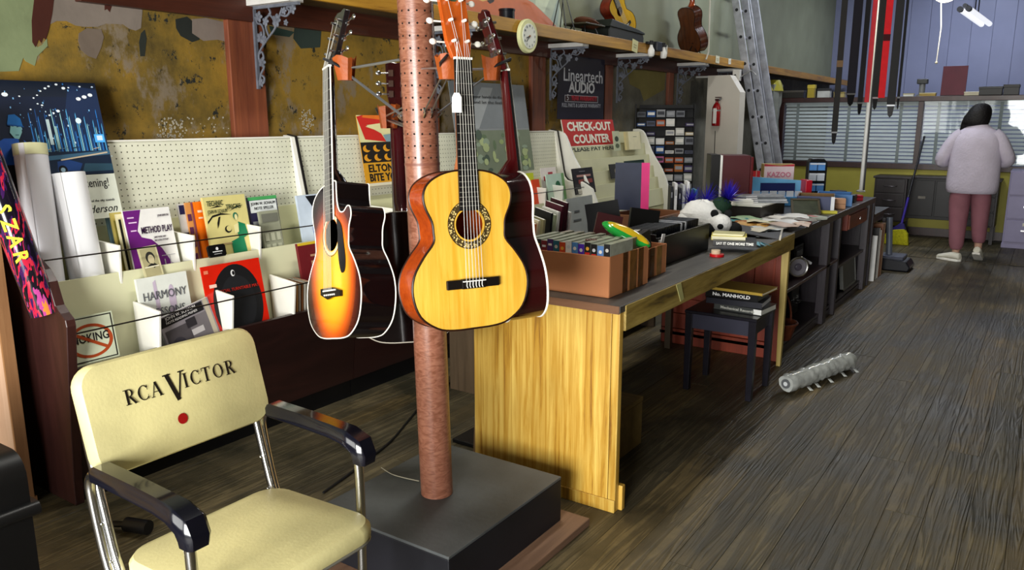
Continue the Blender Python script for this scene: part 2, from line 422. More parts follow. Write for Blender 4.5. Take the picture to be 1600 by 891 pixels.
# ============================================================ long wall shelf with its scroll brackets
YEL = wood('#a0721c', '#cc9a34', 1, 22, .4, 0, .1, 18, '#6f4b14')
SHX = -3.08
sh = thing('wall_shelf', 'long high wooden wall shelf with yellow lip above the bins', 'shelf', (XW, 1.0, 2.06))
MB().b2((.0, 0, -.012), (-XW+SHX-.022, 14.1, .012)).build('shelf_board', wood('#4a3a22', '#66512d', 1, 20, .6), sh)
MB().b2((-XW+SHX-.022, 0, -.038), (-XW+SHX, 14.1, .047)).build('front_lip', YEL, sh, .003)
def bracket_mesh():
    mb = MB(); D = .34; Hh = .4
    mb.b2((.0, -.008, -Hh), (.014, .008, 0)); mb.b2((0, -.008, -.014), (D, .008, 0))
    def c(pts, r=.0055): mb.tube([(p[0], 0, p[1]) for p in smoothpts([(a, b, 0) for a, b in pts], 5)], r, 6)
    c([(.02, -.38), (.03, -.33), (.06, -.29), (.03, -.27), (.025, -.23), (.06, -.19), (.11, -.15), (.16, -.11), (.2, -.05), (.22, -.02)])
    c([(.06, -.19), (.075, -.13), (.06, -.09), (.03, -.08), (.015, -.05)])
    c([(.11, -.15), (.09, -.1), (.1, -.06), (.13, -.04), (.12, -.015)])
    c([(.16, -.11), (.15, -.07), (.12, -.04)]); c([(.2, -.05), (.245, -.06), (.27, -.04), (.25, -.02), (.31, -.02)])
    c([(.025, -.23), (.05, -.22), (.06, -.25), (.04, -.27)]); c([(.03, -.33), (.055, -.345), (.05, -.37)])
    for x, z, r in ((.04, -.05, .026), (.09, -.075, .022), (.17, -.075, .03), (.045, -.15, .028), (.08, -.16, .016), (.045, -.27, .026), (.29, -.03, .024), (.03, -.37, .02), (.23, -.035, .018), (.24, -.09, .015)):
        for a in range(5):
            t = a*1.257; mb.ball((x+r*.5*math.cos(t), 0, z+r*.5*math.sin(t)), (r*.62, .006, r*.42), 8, 5, (0, -t, 0))
    return mb
IRON = mat('#666a74', .5, 0, .3, 20); WHT = mat('#d9d7d2', .6, 0, .1)
brm = bracket_mesh().mesh('bracket', [IRON]); arm = MB().b2((0, -.045, 0), (.35, .045, .03)).mesh('bracket_board', [WHT])
for y in (2.735, 4.15, 5.6, 6.78, 8.2, 9.4):
    b = link('bracket', brm, sh); b.location = (.036, y-1.0, -.045-.012)
    a = link('bracket_board', arm, b); a.location = (-.03, 0, .0)
# ============================================================ music bins along the left wall
MAR = wood('#2c1512', '#43231f', 2, 14, .38, 0, .05, 10); MARF = wood('#1b0c0b', '#2c1512', 1, 12, .35, 0, .05, 8)
CRM = mat('#dad9b4', .5, 0, .08, 4); CRM2 = mat('#d0cfa4', .5, 0, .1, 5); DIVW = mat('#efede2', .45, 0, .06, 8)
WIRE = mat('#2a241f', .35, .8, .1)
def peg_mat():
    m, nt, b = nodes_of('pegboard'); tc = N(nt, 'ShaderNodeTexCoord'); sp = N(nt, 'ShaderNodeSeparateXYZ')
    nt.links.new(tc.outputs['Object'], sp.inputs[0]); ds = []
    for ax in (1, 2):
        d = N(nt, 'ShaderNodeMath', operation='DIVIDE', i_1=.0265); nt.links.new(sp.outputs[ax], d.inputs[0])
        f = N(nt, 'ShaderNodeMath', operation='FRACT'); nt.links.new(d.outputs[0], f.inputs[0])
        s = N(nt, 'ShaderNodeMath', operation='SUBTRACT', i_1=.5); nt.links.new(f.outputs[0], s.inputs[0])
        p = N(nt, 'ShaderNodeMath', operation='POWER', i_1=2.0); nt.links.new(s.outputs[0], p.inputs[0]); ds.append(p)
    a = N(nt, 'ShaderNodeMath', operation='ADD'); nt.links.new(ds[0].outputs[0], a.inputs[0]); nt.links.new(ds[1].outputs[0], a.inputs[1])
    l = N(nt, 'ShaderNodeMath', operation='LESS_THAN', i_1=.0145); nt.links.new(a.outputs[0], l.inputs[0])
    nz = N(nt, 'ShaderNodeTexNoise', i_Scale=5.0, i_Detail=4.0); nt.links.new(tc.outputs['Object'], nz.inputs['Vector'])
    r = ramp(nt, nz.outputs[0], [(.3, lin('#d3d3bc')), (.7, lin('#e2e2ce'))])
    nt.links.new(mixc(nt, l.outputs[0], r.outputs[0], lin('#4b4a38')), b.inputs['Base Color'])
    b.inputs['Roughness'].default_value = .55; return m
PEG = peg_mat()
PROF = [(0, 0), (.445, 0), (.45, .1), (.5, .5), (.535, .72), (.53, .745), (.5, .765), (.47, .79), (.455, .83), (.44, .875), (.40, .915), (.34, .95), (.30, .968), (.20, .965), (.165, .975), (.14, 1.0), (.125, 1.05), (.06, 1.36), (.0, 1.37)]
X0 = -3.4
PROF2 = [(0, 0), (.40, 0), (.41, .1), (.455, .5), (.46, .6), (.45, .8), (.40, .915)] + PROF[11:]
def bin_unit(label, y0, y1, ends, dv_up, dv_lo):
    t = thing('music_bin', label, 'display bin', (X0, y0, 0)); L = y1-y0
    for k, (ya, yb) in enumerate(ends):
        o = MB().prism(PROF if ya < 1.5 else PROF2, ya-y0, yb-y0, 1).build('side_panel', MAR if k == 0 and ya < 1.5 else DIVW, t, .002, 1)
        if ya > 1.5:
            e = MB(); q = [Vector((p[0], 0, p[1])) for p in PROF2[6:]]
            for a, b in zip(q[:-1], q[1:]):
                e.box((a+b)/2+Vector((0, (yb-y0)+.006, 0)), ((b-a).length+.004, .012, .012), (0, -math.atan2((b-a).z, (b-a).x), 0))
            e.build('edge_strip', mat('#15110f', .4), o)
    def board(a, b, th, name, m, ya=0, yb=L):
        d = Vector((b[0]-a[0], 0, b[1]-a[1])); n = Vector((-d.z, 0, d.x)).normalized()*th
        pts = [a, b, (b[0]+n.x, b[1]+n.z), (a[0]+n.x, a[1]+n.z)]
        return MB().prism(pts, ya, yb, 1).build(name, m, t)
    e0 = ends[0][1]-y0+.001 if abs(ends[0][0]-y0) < .01 else 0
    e1 = L if len(ends) < 2 else ends[-1][0]-y0-.001
    board((.425, 0), (.425, .1), .02, 'kick_board', mat(BLACK, .35), e0 if y0 < 1.5 else .001, L-.001)
    half = (e0+e1)/2 if L > 2 else None
    for a, b in (((.001, half-.002), (half+.002, L-.001)) if half else ((e0, L-.001),)):
        board((.447, .1), (.498, .545), .02, 'front_panel', MARF, a, b)
    board((.452, .32), (.35, .30), .012, 'lower_floor', CRM2, e0, e1)
    board((.36, .30), (.315, .845), .014, 'lower_back', CRM, e0, e1)
    board((.315, .735), (.13, .735), .012, 'upper_floor', CRM2, e0, e1)
    board((.155, .735), (.095, 1.01), .012, 'upper_back', CRM2, e0, e1)
    MB().prism([(.083, 1.0), (.091, 1.0), (.056, 1.357), (.048, 1.357)], e0, e1, 1).build('pegboard', PEG, t)
    MB().b2((.046, e0, 1.357), (.06, e1, 1.364)).build('top_cap', DIVW, t)
    for Y in dv_up:
        MB().prism([(.15, .742), (.315, .742), (.33, .955), (.13, .965)], Y-y0-.006, Y-y0+.006, 1).build('divider', DIVW, t, .002, 1)
    for Y in dv_lo:
        MB().prism([(.36, .345), (.468, .345), (.515, .70), (.335, .72)], Y-y0-.006, Y-y0+.006, 1).build('divider', DIVW, t, .002, 1)
    MB().cyl((.335, e0, .937), (.335, e1, .925), .0032, seg=6).build('wire_rail', WIRE, t)
    MB().cyl((.517, e0, .685), (.517, e1, .69), .0032, seg=6).build('wire_rail', WIRE, t)
    return t
ups = [wx(u, 410, -3.08).y for u in (187, 304, 408)]; los = [wx(u, 500, -2.89).y for u in (250, 366, 464)]
bin_unit('nearest cream music bin with a dark maroon end panel beside the chair', 1.39, 2.865, [(1.39, 1.425)], ups, los)
bin_unit('second cream music bin behind the hanging guitars, pegboard back', 2.867, 5.60, [(2.867, 2.895), (5.56, 5.598)], [3.35, 3.85, 4.3, 4.72, 5.0, 5.25], [3.4, 3.9, 4.4, 4.8, 5.2])

def bk(name, label, tl, tr, z0, Xt, tilt, t, hexc, cat='book', group=None, prints=(), roll=0, rough=.4, spine=None):
    """book or sheet leaning back towards the wall: top corners by pixel on plane Xt, foot at height z0"""
    p, q = wx(*tl, Xt), wx(*tr, Xt); w = q.y-p.y; h = (p.z-z0)/math.cos(R(tilt)); xb = Xt+math.tan(R(tilt))*(p.z-z0)
    mb = MB().b2((0, 0, 0), (w, t, h)); ms = [pap(hexc, rough)]
    if t > .006:
        ms.append(PAPER); mb.mi = [0, 1, 0, 0, 1, 1][:len(mb.f)]
        mb.mi = [0]*6
        for i, f in enumerate(mb.f):
            c = sum((Vector(mb.v[j]) for j in f), Vector())/4
            if c.x > w*.9 or c.z > h*.9 or c.z < h*.1: mb.mi[i] = 1
            if abs(c.y) < 1e-6 or abs(c.y-t) < 1e-6: mb.mi[i] = 0
    o = mb.build(name, ms); tag(o, label, cat, group)
    at(o, (xb, p.y, z0), (-R(tilt), R(roll), R(90)))
    sh_ = [(h_, [(a*w, b*h) for a, b in pts]) for h_, pts in prints]
    if sh_: print_on(o, sh_)
    return o, w, h
GB = 'sheet music in the nearest bin'
UF = .737
bk('music_book', 'pale blue music book at the back beside the white rolls', (164, 334), (200, 332), UF, -3.255, 11, .008, '#7ea3b4', group=GB)
bk('music_book', 'yellow patterned music book just in front of the pale blue one', (171, 333), (215, 331), UF, -3.235, 11, .008, '#c9b765', group=GB, prints=[('#8e8338', rc(.08, .1, .3, .9))])
bk('music_book', 'cream music book with a black stripe behind the purple cover', (180, 335), (232, 333), UF, -3.215, 11, .008, '#e2d9b0', group=GB, prints=[('#14120f', rc(.05, .02, .12, .93))])
o, w, h = bk('music_book', 'purple and white music book with a wavy colour edge', (191, 330), (264, 329), UF, -3.19, 12, .01, '#eceae6', group=GB, prints=[
    ('#6a1a78', [(0, 0), (.98, 0), (.82, .3), (.66, .5), (.48, .62), (.28, .66), (.22, .74), (.37, .995), (0, .995)]),
    ('#e8c8ea', rc(.06, .9, .2, .915)), ('#e8c8ea', rc(.07, .84, .24, .855)), ('#e8c8ea', rc(.08, .74, .2, .755)),
    ('#b9b5ba', rc(.62, .4, .92, .408)), ('#b9b5ba', rc(.66, .16, .68, .36)), ('#b9b5ba', rc(.78, .1, .8, .4)), ('#8d8a90', el(.83, .25, .04, .05)), ('#8d8a90', rc(.65, .25, .82, .27))])
text('METHOD PLAY', .04, pap('#2c0f35'), o, w*.63, h*.70, -.004, fit=w*.68, bold=.0006)
text('JOHN KINYON', .013, pap('#2c0f35'), o, w*.82, h*.89, -.004, fit=w*.24)
text('SHEET MUSIC AND', .011, pap('#2c0f35'), o, w*.66, h*.63, -.004, fit=w*.26); text('METHOD SYSTEM', .011, pap('#2c0f35'), o, w*.68, h*.59, -.004, fit=w*.3)
p = wx(224, 387, -3.06); o = MB().b2((0, 0, 0), (.085, .002, .135)).build('photo_card', pap('#cdc59a')); tag(o, 'small sepia photo card of a man in front of the purple book', 'card')
at(o, (-3.062, p.y-.002, .800), (-R(14), R(-3), R(90)))
print_on(o, [('#a79f78', rc(.008, .01, .077, .125)), ('#2b2a26', el(.045, .085, .02, .026)), ('#c2b690', el(.047, .078, .014, .02)), ('#2b2a26', [(.02, .05), (.07, .05), (.055, .062), (.05, .04), (.042, .062)]), ('#e3ddc0', rc(.01, .045, .075, .05))])
bk('music_book', 'white and navy music book left of the plaid cover', (277, 319), (300, 318), UF, -3.235, 9, .01, '#cfcac4', group=GB, prints=[('#1f1c44', rc(.05, .86, .4, .98)), ('#1f1c44', rc(.05, .4, .6, .62))])
o, w, h = bk('music_book', 'orange and purple plaid music book beside the orange one', (289, 317), (313, 315), UF, -3.225, 9, .01, '#d8924f', group=GB, prints=[('#5c2b4c', rc(.1*i, .08+.17*j, .1*i+.25, .17+.17*j)) for i in (0, 5) for j in range(5)] + [('#7d4655', rc(.3, 0, .42, 1))])
bk('music_book', 'bright orange music book behind the beige one', (303, 316), (330, 311), UF, -3.21, 9, .012, '#f0720c', group=GB, prints=[('#f6d9b8', rc(.1, .86, .35, .89)), ('#f6d9b8', rc(.1, .78, .35, .8))])
BG = '#d9cd86'
o, w, h = bk('music_book', 'beige music book with a drawn figure in a green dress', (316, 309), (382, 312), UF, -3.185, 10, .016, BG, group=GB, prints=[
    ('#16130f', [(.02, .70), (.15, .77), (.35, .79), (.6, .76), (.35, .765), (.15, .745), (.02, .67)]), ('#16130f', [(.12, .86), (.3, .885), (.42, .87), (.3, .865)]), ('#16130f', [(.55, .80), (.75, .86), (.92, .865), (.75, .84)]),
    ('#16130f', [(.28, .74), (.33, .75), (.27, .65), (.22, .6), (.23, .67)]), ('#16130f', el(.46, .58, .08, .045)), (BG, el(.48, .587, .06, .034)),
    ('#0f7a50', [(.72, .66), (.88, .62), (.92, .48), (.8, .45), (.84, .2), (.5, .2), (.48, .42), (.68, .46), (.66, .54)]), ('#2c7053', el(.68, .735, .06, .045)), ('#e5dca0', el(.69, .72, .035, .038)), ('#e5dca0', [(.6, .62), (.72, .645), (.7, .53), (.6, .51)]),
    ('#a98d6a', rc(.05, .4, .5, .412))])
text('TECHNIC', .034, pap('#17301f'), o, w*.24, h*.885, -.006, fit=w*.38, bold=.0004); text('TRICKS', .03, pap('#17301f'), o, w*.66, h*.83, -.006, fit=w*.36, bold=.0004)
text('JOHN W. SCHAUM', .026, pap('#17301f'), o, w*.27, h*.79, -.006, fit=w*.46)
p = wx(328, 404, -3.065); o = MB().prism([(0, .008), (.008, 0), (.082, 0), (.09, .008), (.09, .048), (.082, .055), (.008, .055), (0, .047)], 0, .012, 1).build('black_label_box', mat('#0c0c0d', .3)); tag(o, 'small glossy black package with white print before the beige book', 'package')
at(o, (-3.065, p.y, .846), (-R(12), 0, R(90))); print_on(o, [('#d8d8d8', el(.045, .037, .007, .007)), ('#d8d8d8', rc(.02, .022, .07, .026)), ('#9a9a9a', rc(.025, .012, .065, .015))])
o, w, h = bk('music_book', 'navy music book with a white title band and green top edge', (386, 309), (431, 304), UF, -3.2, 9, .012, '#2b2745', group=GB, prints=[('#49a35c', rc(0, .955, 1, 1)), ('#dfe4e2', rc(.04, .78, .96, .95)), ('#8d8f92', rc(.06, .3, .55, .66))])
text('JOHN W. SCHAUM', .02, pap('#1c1b22'), o, w*.5, h*.885, -.003, fit=w*.84); text('NOTE SPELLER', .02, pap('#1c1b22'), o, w*.5, h*.82, -.003, fit=w*.66)
bk('clear_package', 'clear plastic wrapped grey package right of the navy book', (404, 331), (434, 329), UF+.01, -3.155, 10, .014, '#9a9c86', cat='package', rough=.12, prints=[('#b9baa2', rc(.1+.3*(i % 3), .06+.2*(i//3), .3+.3*(i % 3), .2+.2*(i//3))) for i in range(9)] + [('#6f7064', rc(.08, .8, .92, .95))])
# lower tier of the nearest bin
LF = .335
o, w, h = bk('no_smoking_sign', 'white no smoking sign with a red circle at the end of the bin', (92, 502), (174, 485), .545, -2.972, 9, .004, '#c9d0b4', cat='sign', prints=[
    ('#1a1a18', rc(.03, .03, .97, .97)), ('#cdd3b8', rc(.055, .055, .945, .945))])
ring = MB(); n = 40
for k in range(n):
    a, b = 2*math.pi*k/n, 2*math.pi*(k+1)/n
    ring.add([(w*.5+w*.43*math.cos(a), -.002, h*.46+h*.36*math.sin(a)), (w*.5+w*.43*math.cos(b), -.002, h*.46+h*.36*math.sin(b)), (w*.5+w*.36*math.cos(b), -.002, h*.46+h*.30*math.sin(b)), (w*.5+w*.36*math.cos(a), -.002, h*.46+h*.30*math.sin(a))], [(0, 1, 2, 3)])
text('SMOKING', .045, pap('#17191c'), o, w*.46, h*.44, -.0018, fit=w*.8, bold=.0008)
ring.add([(w*.17, -.0024, h*.64), (w*.21, -.0024, h*.69), (w*.83, -.0024, h*.28), (w*.79, -.0024, h*.23)], [(0, 1, 2, 3)])
ring.build('red_circle', pap('#a8431c'), o)
o, w, h = bk('music_book', 'white harmony lesson book with pale mauve keys', (212, 437), (290, 420), LF, -3.045, 8, .014, '#dfe2da', group=GB, prints=[('#c3b3c6', [(.3, .95), (.36, .97), (.4, .5), (.36, .3), (.3, .6)]), ('#c3b3c6', el(.64, .78, .07, .13)), ('#c3b3c6', rc(.55, .2, .6, .7)), ('#a9a4ae', rc(.36, .1, .37, .55)), ('#a9a4ae', rc(.43, .1, .44, .55)), ('#a9a4ae', rc(.5, .1, .51, .55))])
text('HARMONY', .05, pap('#54565c'), o, w*.5, h*.80, -.004, fit=w*.86, sx=.8); text('LESSONS', .045, pap('#54565c'), o, w*.52, h*.66, -.004, fit=w*.66)

o, w, h = bk('music_book', 'grey illustrated music book slumped sideways in the lower tier', (268, 492), (345, 458), LF, -2.985, 9, .01, '#8b858a', group=GB, roll=-12, prints=[('#141317', rc(0, .86, .86, .985)), ('#4c474a', rc(.04, .1, .5, .8)), ('#6d676a', rc(.5, .1, .92, .84)), ('#b3a994', rc(.88, 0, .97, 1)), ('#37343a', el(.22, .55, .14, .12)), ('#59545a', el(.3, .3, .2, .14)), ('#a7a1a3', el(.66, .34, .18, .08)), ('#bcb7b6', rc(.5, .6, .74, .68)), ('#2b282c', rc(.45, .72, .64, .84))])
text('JOHN W. SCHAUM', .02, pap('#d6d2cf'), o, w*.42, h*.935, -.004, fit=w*.6); text('NOTE READING PRIMER', .014, pap('#d6d2cf'), o, w*.42, h*.885, -.004, fit=w*.62)
o, w, h = bk('record_sleeve', 'glossy red record sleeve with a large black disc', (313, 418), (404, 403), LF, -3.02, 10, .006, '#d2210f', cat='record', rough=.12, prints=[('#121214', el(.52, .62, .42, .36, 36)), ('#1c1d20', el(.52, .62, .3, .26, 36)), ('#dcdcdc', el(.5, .9, .035, .03)), ('#121214', el(.51, .9, .022, .02)), ('#e07a5a', rc(.03, .93, .1, .96)), ('#f1c7b4', rc(.08, .8, .2, .83))])
text('SPECIAL TURNTABLE MAT', .02, pap('#c2281a'), o, w*.55, h*.74, -.0035, fit=w*.72)
GM = 'thin magazines standing edge-on in the nearest bin'
for i, hx in enumerate(('#d9d4c4', '#3a3d78', '#e5e0d2', '#c08a4a', '#cfc9ba', '#8f5a32', '#e0dccf', '#b9b2a4', '#d2a98a')):
    p = wx(432+i*4.2, 400, -3.03)
    o = MB().b2((0, 0, 0), (.12, .006, .34)).build('magazine', pap(hx)); tag(o, '%s thin magazine edge-on beside the red record sleeve' % ('cream', 'navy', 'ivory', 'amber', 'beige', 'brown', 'pale cream', 'taupe', 'peach')[i], 'magazine', GM)
    at(o, (-2.97, p.y, LF), (0, R(-4), R(180)))
bk('music_book', 'maroon music book with a yellow top edge beside the sunburst guitar', (464, 381), (520, 372), LF, -3.03, 9, .016, '#6b1a20', group=GB, prints=[('#d8b62a', rc(0, .975, 1, 1)), ('#b98a6a', rc(.3, .86, .7, .88)), ('#b98a6a', rc(.3, .78, .75, .82))])
# second bin
bk('music_book', 'white and blue booklet just past the bin divider', (463, 306), (500, 303), UF, -3.2, 9, .014, '#c7d4e4', group='sheet music in the second bin', prints=[('#11131a', [(.35, .98), (1, .98), (1, .5)]), ('#5d74b8', el(.6, .45, .14, .14)), ('#20222c', rc(.5, .05, .6, .4))])
# posters
def sheet(name, label, cat, tl, tr, bl, Xt, Xb, hexc, t=.003):
    a, b, c = wx(*tl, Xt), wx(*tr, Xt), wx(*bl, Xb)
    w = b.y-a.y; d = Vector((a.x-c.x, 0, a.z-c.z)); h = d.length
    o = MB().b2((0, 0, 0), (w, t, h)).build(name, pap(hexc)); tag(o, label, cat)
    at(o, (c.x, a.y, c.z), (-math.atan2(c.x-a.x, a.z-c.z), 0, R(90))); return o, w, h
o, w, h = sheet('city_poster', 'night city poster with a man in a blue cap above white band', 'poster', (-70, 122), (146, 116), (-20, 360), -3.355, -3.24, '#0b1222')
W = w; H = h; random.seed(11)
sp_ = [('#0d1a33', rc(0, .33, W, H)), ('#101a2b', rc(0, .5, W, H)), ('#16284a', [(.62*W, .5*H), (W, .5*H), (W, .95*H), (.78*W, .98*H)])]
for k in range(44):
    x = W*(.42+.013*k); z = H*(.60+.026*((k*7) % 9)); c = ('#1b4a86', '#2a78c8', '#0f2c52', '#4fa3d8', '#8fc4cf')[k % 5]
    sp_.append((c, [(x, .50*H), (x+W*.009, .50*H), (x+W*.006, z), (x, z-.01)]))
for x, z, s in [(.5, .88, 1), (.53, .9, 1), (.56, .93, 1.2), (.6, .95, 1.4), (.63, .965, 1.3), (.69, .98, 1.5), (.74, .955, 2), (.78, .96, 1), (.84, .88, 2.6), (.89, .895, 2.6), (.94, .91, 2.6), (.46, .8, 1), (.55, .83, 1.2), (.66, .79, 2), (.62, .775, 1.6), (.59, .76, 1.2), (.40, .89, 1), (.3, .9, 3), (.97, .97, 1.2), (.87, .97, 1.2), (.52, .84, 1.0)]:
    sp_.append(('#e8f0f6', el(x*W, z*H, .004*s, .0028*s, 8)))
for k in range(70):
    x, z = random.uniform(.3, .98), random.uniform(.5, .98); s = random.choice((.5, .7, .9, 1.2)); sp_.append((random.choice(('#7fb8e8', '#cfe4f2', '#2f6db0', '#1d3f6e', '#3c86d0')), rc(x*W, z*H, x*W+.004*s, z*H+.006*s)))
for k in range(26):
    x, z = random.uniform(.45, .98), random.uniform(.36, .52); sp_.append((random.choice(('#5f7f90', '#22405c', '#a9bcc4', '#c9b69a', '#16293e')), [(x*W, z*H), ((x+.05)*W, (z+.008)*H), ((x+.05)*W, (z+.013)*H), (x*W, (z+.004)*H)]))
sp_ += [('#dff2ff', el(.80*W, .72*H, .012, .012, 12)), ('#4fb2ff', rc(.9*W, .56*H, .98*W, .62*H)), ('#d4eaff', rc(.92*W, .575*H, .965*W, .61*H)),
        ('#b9cfd2', rc(.55*W, .55*H, .575*W, .73*H)), ('#93b7b8', rc(.6*W, .52*H, .62*W, .68*H)),
        ('#11233a', rc(.4*W, .33*H, W, .5*H)), ('#3c6480', [(.5*W, .47*H), (W, .5*H), (W, .47*H), (.5*W, .44*H)]), ('#c9b69a', [(.6*W, .445*H), (.98*W, .49*H), (.98*W, .48*H), (.6*W, .435*H)]),
        ('#1e3f78', [(.56*W, .36*H), (.73*W, .36*H), (.76*W, .41*H), (.66*W, .44*H), (.57*W, .43*H)]), ('#0a0d12', el(.60*W, .37*H, .018, .018)), ('#8aa7b8', el(.60*W, .37*H, .009, .009)),
        ('#2a4a5c', [(.75*W, .35*H), (W, .35*H), (W, .4*H), (.78*W, .41*H)])]
# the man: blue jacket, face, cap
man_ = [('#1c4fa8', [(.22*W, .42*H), (.52*W, .42*H), (.5*W, .52*H), (.44*W, .585*H), (.38*W, .6*H), (.30*W, .6*H), (.22*W, .56*H)]), ('#0c1424', [(.40*W, .42*H), (.45*W, .42*H), (.435*W, .585*H), (.40*W, .6*H)]),
        ('#7fb3b9', [(.37*W, .70*H), (.35*W, .64*H), (.375*W, .60*H), (.405*W, .595*H), (.435*W, .64*H), (.44*W, .69*H)]), ('#1b2c38', [(.36*W, .685*H), (.385*W, .69*H), (.385*W, .68*H)]), ('#1b2c38', [(.405*W, .685*H), (.43*W, .68*H), (.405*W, .675*H)]), ('#3a6470', rc(.385*W, .62*H, .41*W, .626*H)),
        ('#1668b4', [(.345*W, .70*H), (.45*W, .685*H), (.445*W, .735*H), (.41*W, .765*H), (.365*W, .76*H)]), ('#0f4f92', [(.345*W, .70*H), (.45*W, .685*H), (.46*W, .675*H), (.345*W, .69*H)])]
sp_ += [(h_, [(x-.075*W, z) for x, z in q_]) for h_, q_ in man_]
sp_ += [('#dfe3d4', rc(.62*W, 0, W, .325*H)), ('#0a0d16', rc(0, 0, .5*W, .4*H))]
print_on(o, sp_, name='poster_print')
text('Silent listening!', .05, pap('#15161a'), o, W*.94, H*.235, -.0055, align='RIGHT', fit=W*.42)
text('sound of the city sounds', .014, pap('#3a3c40'), o, W*.955, H*.125, -.0055, align='RIGHT', fit=W*.26); text('Anderson', .045, pap('#15161a'), o, W*.96, H*.045, -.0055, align='RIGHT', shear=.4, fit=W*.33)
def roll(name, label, a, b, r, m, wrap=True):
    o = thing(name, label, 'poster roll', a); d = Vector(b)-Vector(a)
    MB().tube([Vector((0, 0, 0)), d*.5, d], [r*.98, r, r*1.0], 22).build('paper_tube', m, o)
    n = d.normalized(); s = n.cross(Vector((1, 0, 0))).normalized(); f = (Vector((0, 0, CAMH))-Vector(a)); f = (f-n*f.dot(n)).normalized(); q = n.cross(f)
    mb = MB()
    e = (f*.8-q*.6)*r*1.0; e2 = (f*.95-q*.3)*r*1.06
    mb.add([e*.98, e2, e2+d, e*.98+d, e*1.05, e2*1.01, e2*1.01+d, e*1.05+d], [(0, 1, 2, 3), (4, 5, 6, 7), (1, 5, 6, 2), (3, 2, 6, 7), (0, 1, 5, 4)])
    if wrap: mb.build('loose_edge', m, o)
    return o, d
WR = mat('#e6e6ec', .25, 0, .04, 6)
r1, d1 = roll('poster_roll', 'taller white rolled poster in plastic before the city poster', wx(80, 470, -3.16), wx(46, 226, -3.25), .058, WR)
n1 = d1.normalized(); MB().tube([d1*.93, d1*1.002], .0595, 22).build('yellowed_end', mat('#dcdcae', .3), r1)
roll('poster_roll', 'shorter white rolled poster next to the pale blue book', wx(140, 452, -3.15), wx(104, 271, -3.22), .066, mat('#f0f1f3', .3, 0, .03, 6))
def streaks():
    m, nt, b = nodes_of('party_print'); v = coords(nt, (30, 30, 6), False)
    n1 = N(nt, 'ShaderNodeTexNoise', i_Scale=1.0, i_Detail=3.0); nt.links.new(v, n1.inputs['Vector'])
    r = ramp(nt, n1.outputs[0], [(.38, lin('#120d1c')), (.46, lin('#3a1850')), (.5, lin('#c0233f')), (.55, lin('#14101c')), (.62, lin('#b8458f')), (.68, lin('#e08a3a'))], 'CONSTANT')
    nt.links.new(r.outputs[0], b.inputs['Base Color']); b.inputs['Roughness'].default_value = .15; return m
pr_, dd = roll('poster_roll', 'colourful rolled poster with yellow letters at the bin end', wx(70, 490, -2.98), wx(-25, 235, -3.05), .05, streaks(), False)
lab = MB(); 
up_ = dd.normalized(); fc = Vector((.85, -.5, 0)); fc = (fc-up_*fc.dot(up_)).normalized(); rt_ = up_.cross(fc)
for k, ch in enumerate('SZAR'):
    t_ = text(ch, .062, mat('#e6e41a', .3, 0, 0), pr_, 0, 0, bold=.0015, extrude=.003)
    m = Matrix((-up_, -fc, rt_)).transposed().to_4x4(); m.translation = dd*(.66-.095*k)+fc*.0495-rt_*.02; t_.matrix_local = m
# record sleeve and posters in the second bin
o, w, h = sheet('record_poster', 'orange, red and black record poster leaning on the pegboard', 'poster', (556, 180), (636, 172), (573, 292), -3.33, -3.265, '#d79a20')
print_on(o, [('#d9d39a', rc(0, .62*h, w, h)), ('#c8241a', [(0, .98*h), (.1*w, .66*h), (.5*w, .62*h), (.42*w, .74*h), (.16*w, .86*h), (.55*w, .9*h), (w, .86*h), (w, h), (.1*w, h)]), ('#e0701e', [(.1*w, .97*h), (.5*w, .93*h), (w, .95*h), (w, h), (.12*w, h)]), ('#e2d9a0', [(.14*w, .84*h), (.35*w, .88*h), (w, .85*h), (w, .76*h), (.5*w, .74*h)]), ('#7d99a2', [(.45*w, .72*h), (w, .77*h), (w, .45*h), (.8*w, .42*h), (.5*w, .6*h)]),
    ('#1a140c', rc(0, .32*h, .62*w, .62*h))] + [('#e0991c', el((.1+.19*i)*w, (.40+.13*j)*h, .07*w, .05*h)) for i in range(3) for j in range(2)] + [('#1a140c', el((.14+.19*i)*w, (.42+.13*j)*h, .055*w, .045*h)) for i in range(3) for j in range(2)] + [('#d79a20', rc(0, .04*h, w, .33*h)), ('#e3dcc0', rc(0, 0, w, .04*h))])
text('ELTON JOHN', .06, pap('#15120d'), o, .03, h*.20, -.0052, align='LEFT', bold=.002, fit=w*1.0-.04, name='lettering'); text('BITE YOUR LIP', .06, pap('#15120d'), o, .03, h*.07, -.0052, align='LEFT', bold=.002, fit=w-.04)
o, w, h = sheet('grey_poster', 'tall grey poster with a green meadow behind the hanging guitars', 'poster', (700, 126), (818, 131), (735, 275), -3.355, -3.255, '#8b9093')
random.seed(5)
print_on(o, [('#7c8286', rc(0, .5*h, w, h)), ('#a3a8aa', [(.1*w, .5*h), (.4*w, .95*h), (.55*w, .95*h), (.3*w, .5*h)]), ('#75806a', rc(0, 0, w, .48*h))] + [(random.choice(('#93a66a', '#5f7353', '#aab884', '#47584a', '#8fa08a')), el(random.random()*w*.9+.04*w, random.random()*.42*h+.02*h, w*random.uniform(.02, .05), h*random.uniform(.015, .06), 8)) for k in range(40)])
text('Let your hands do the talking', .03, pap('#1b1d1f'), o, w*.5, h*.83, -.0052, fit=w*.62); text('and let the feeling in', .03, pap('#1b1d1f'), o, w*.52, h*.77, -.0052, fit=w*.5)
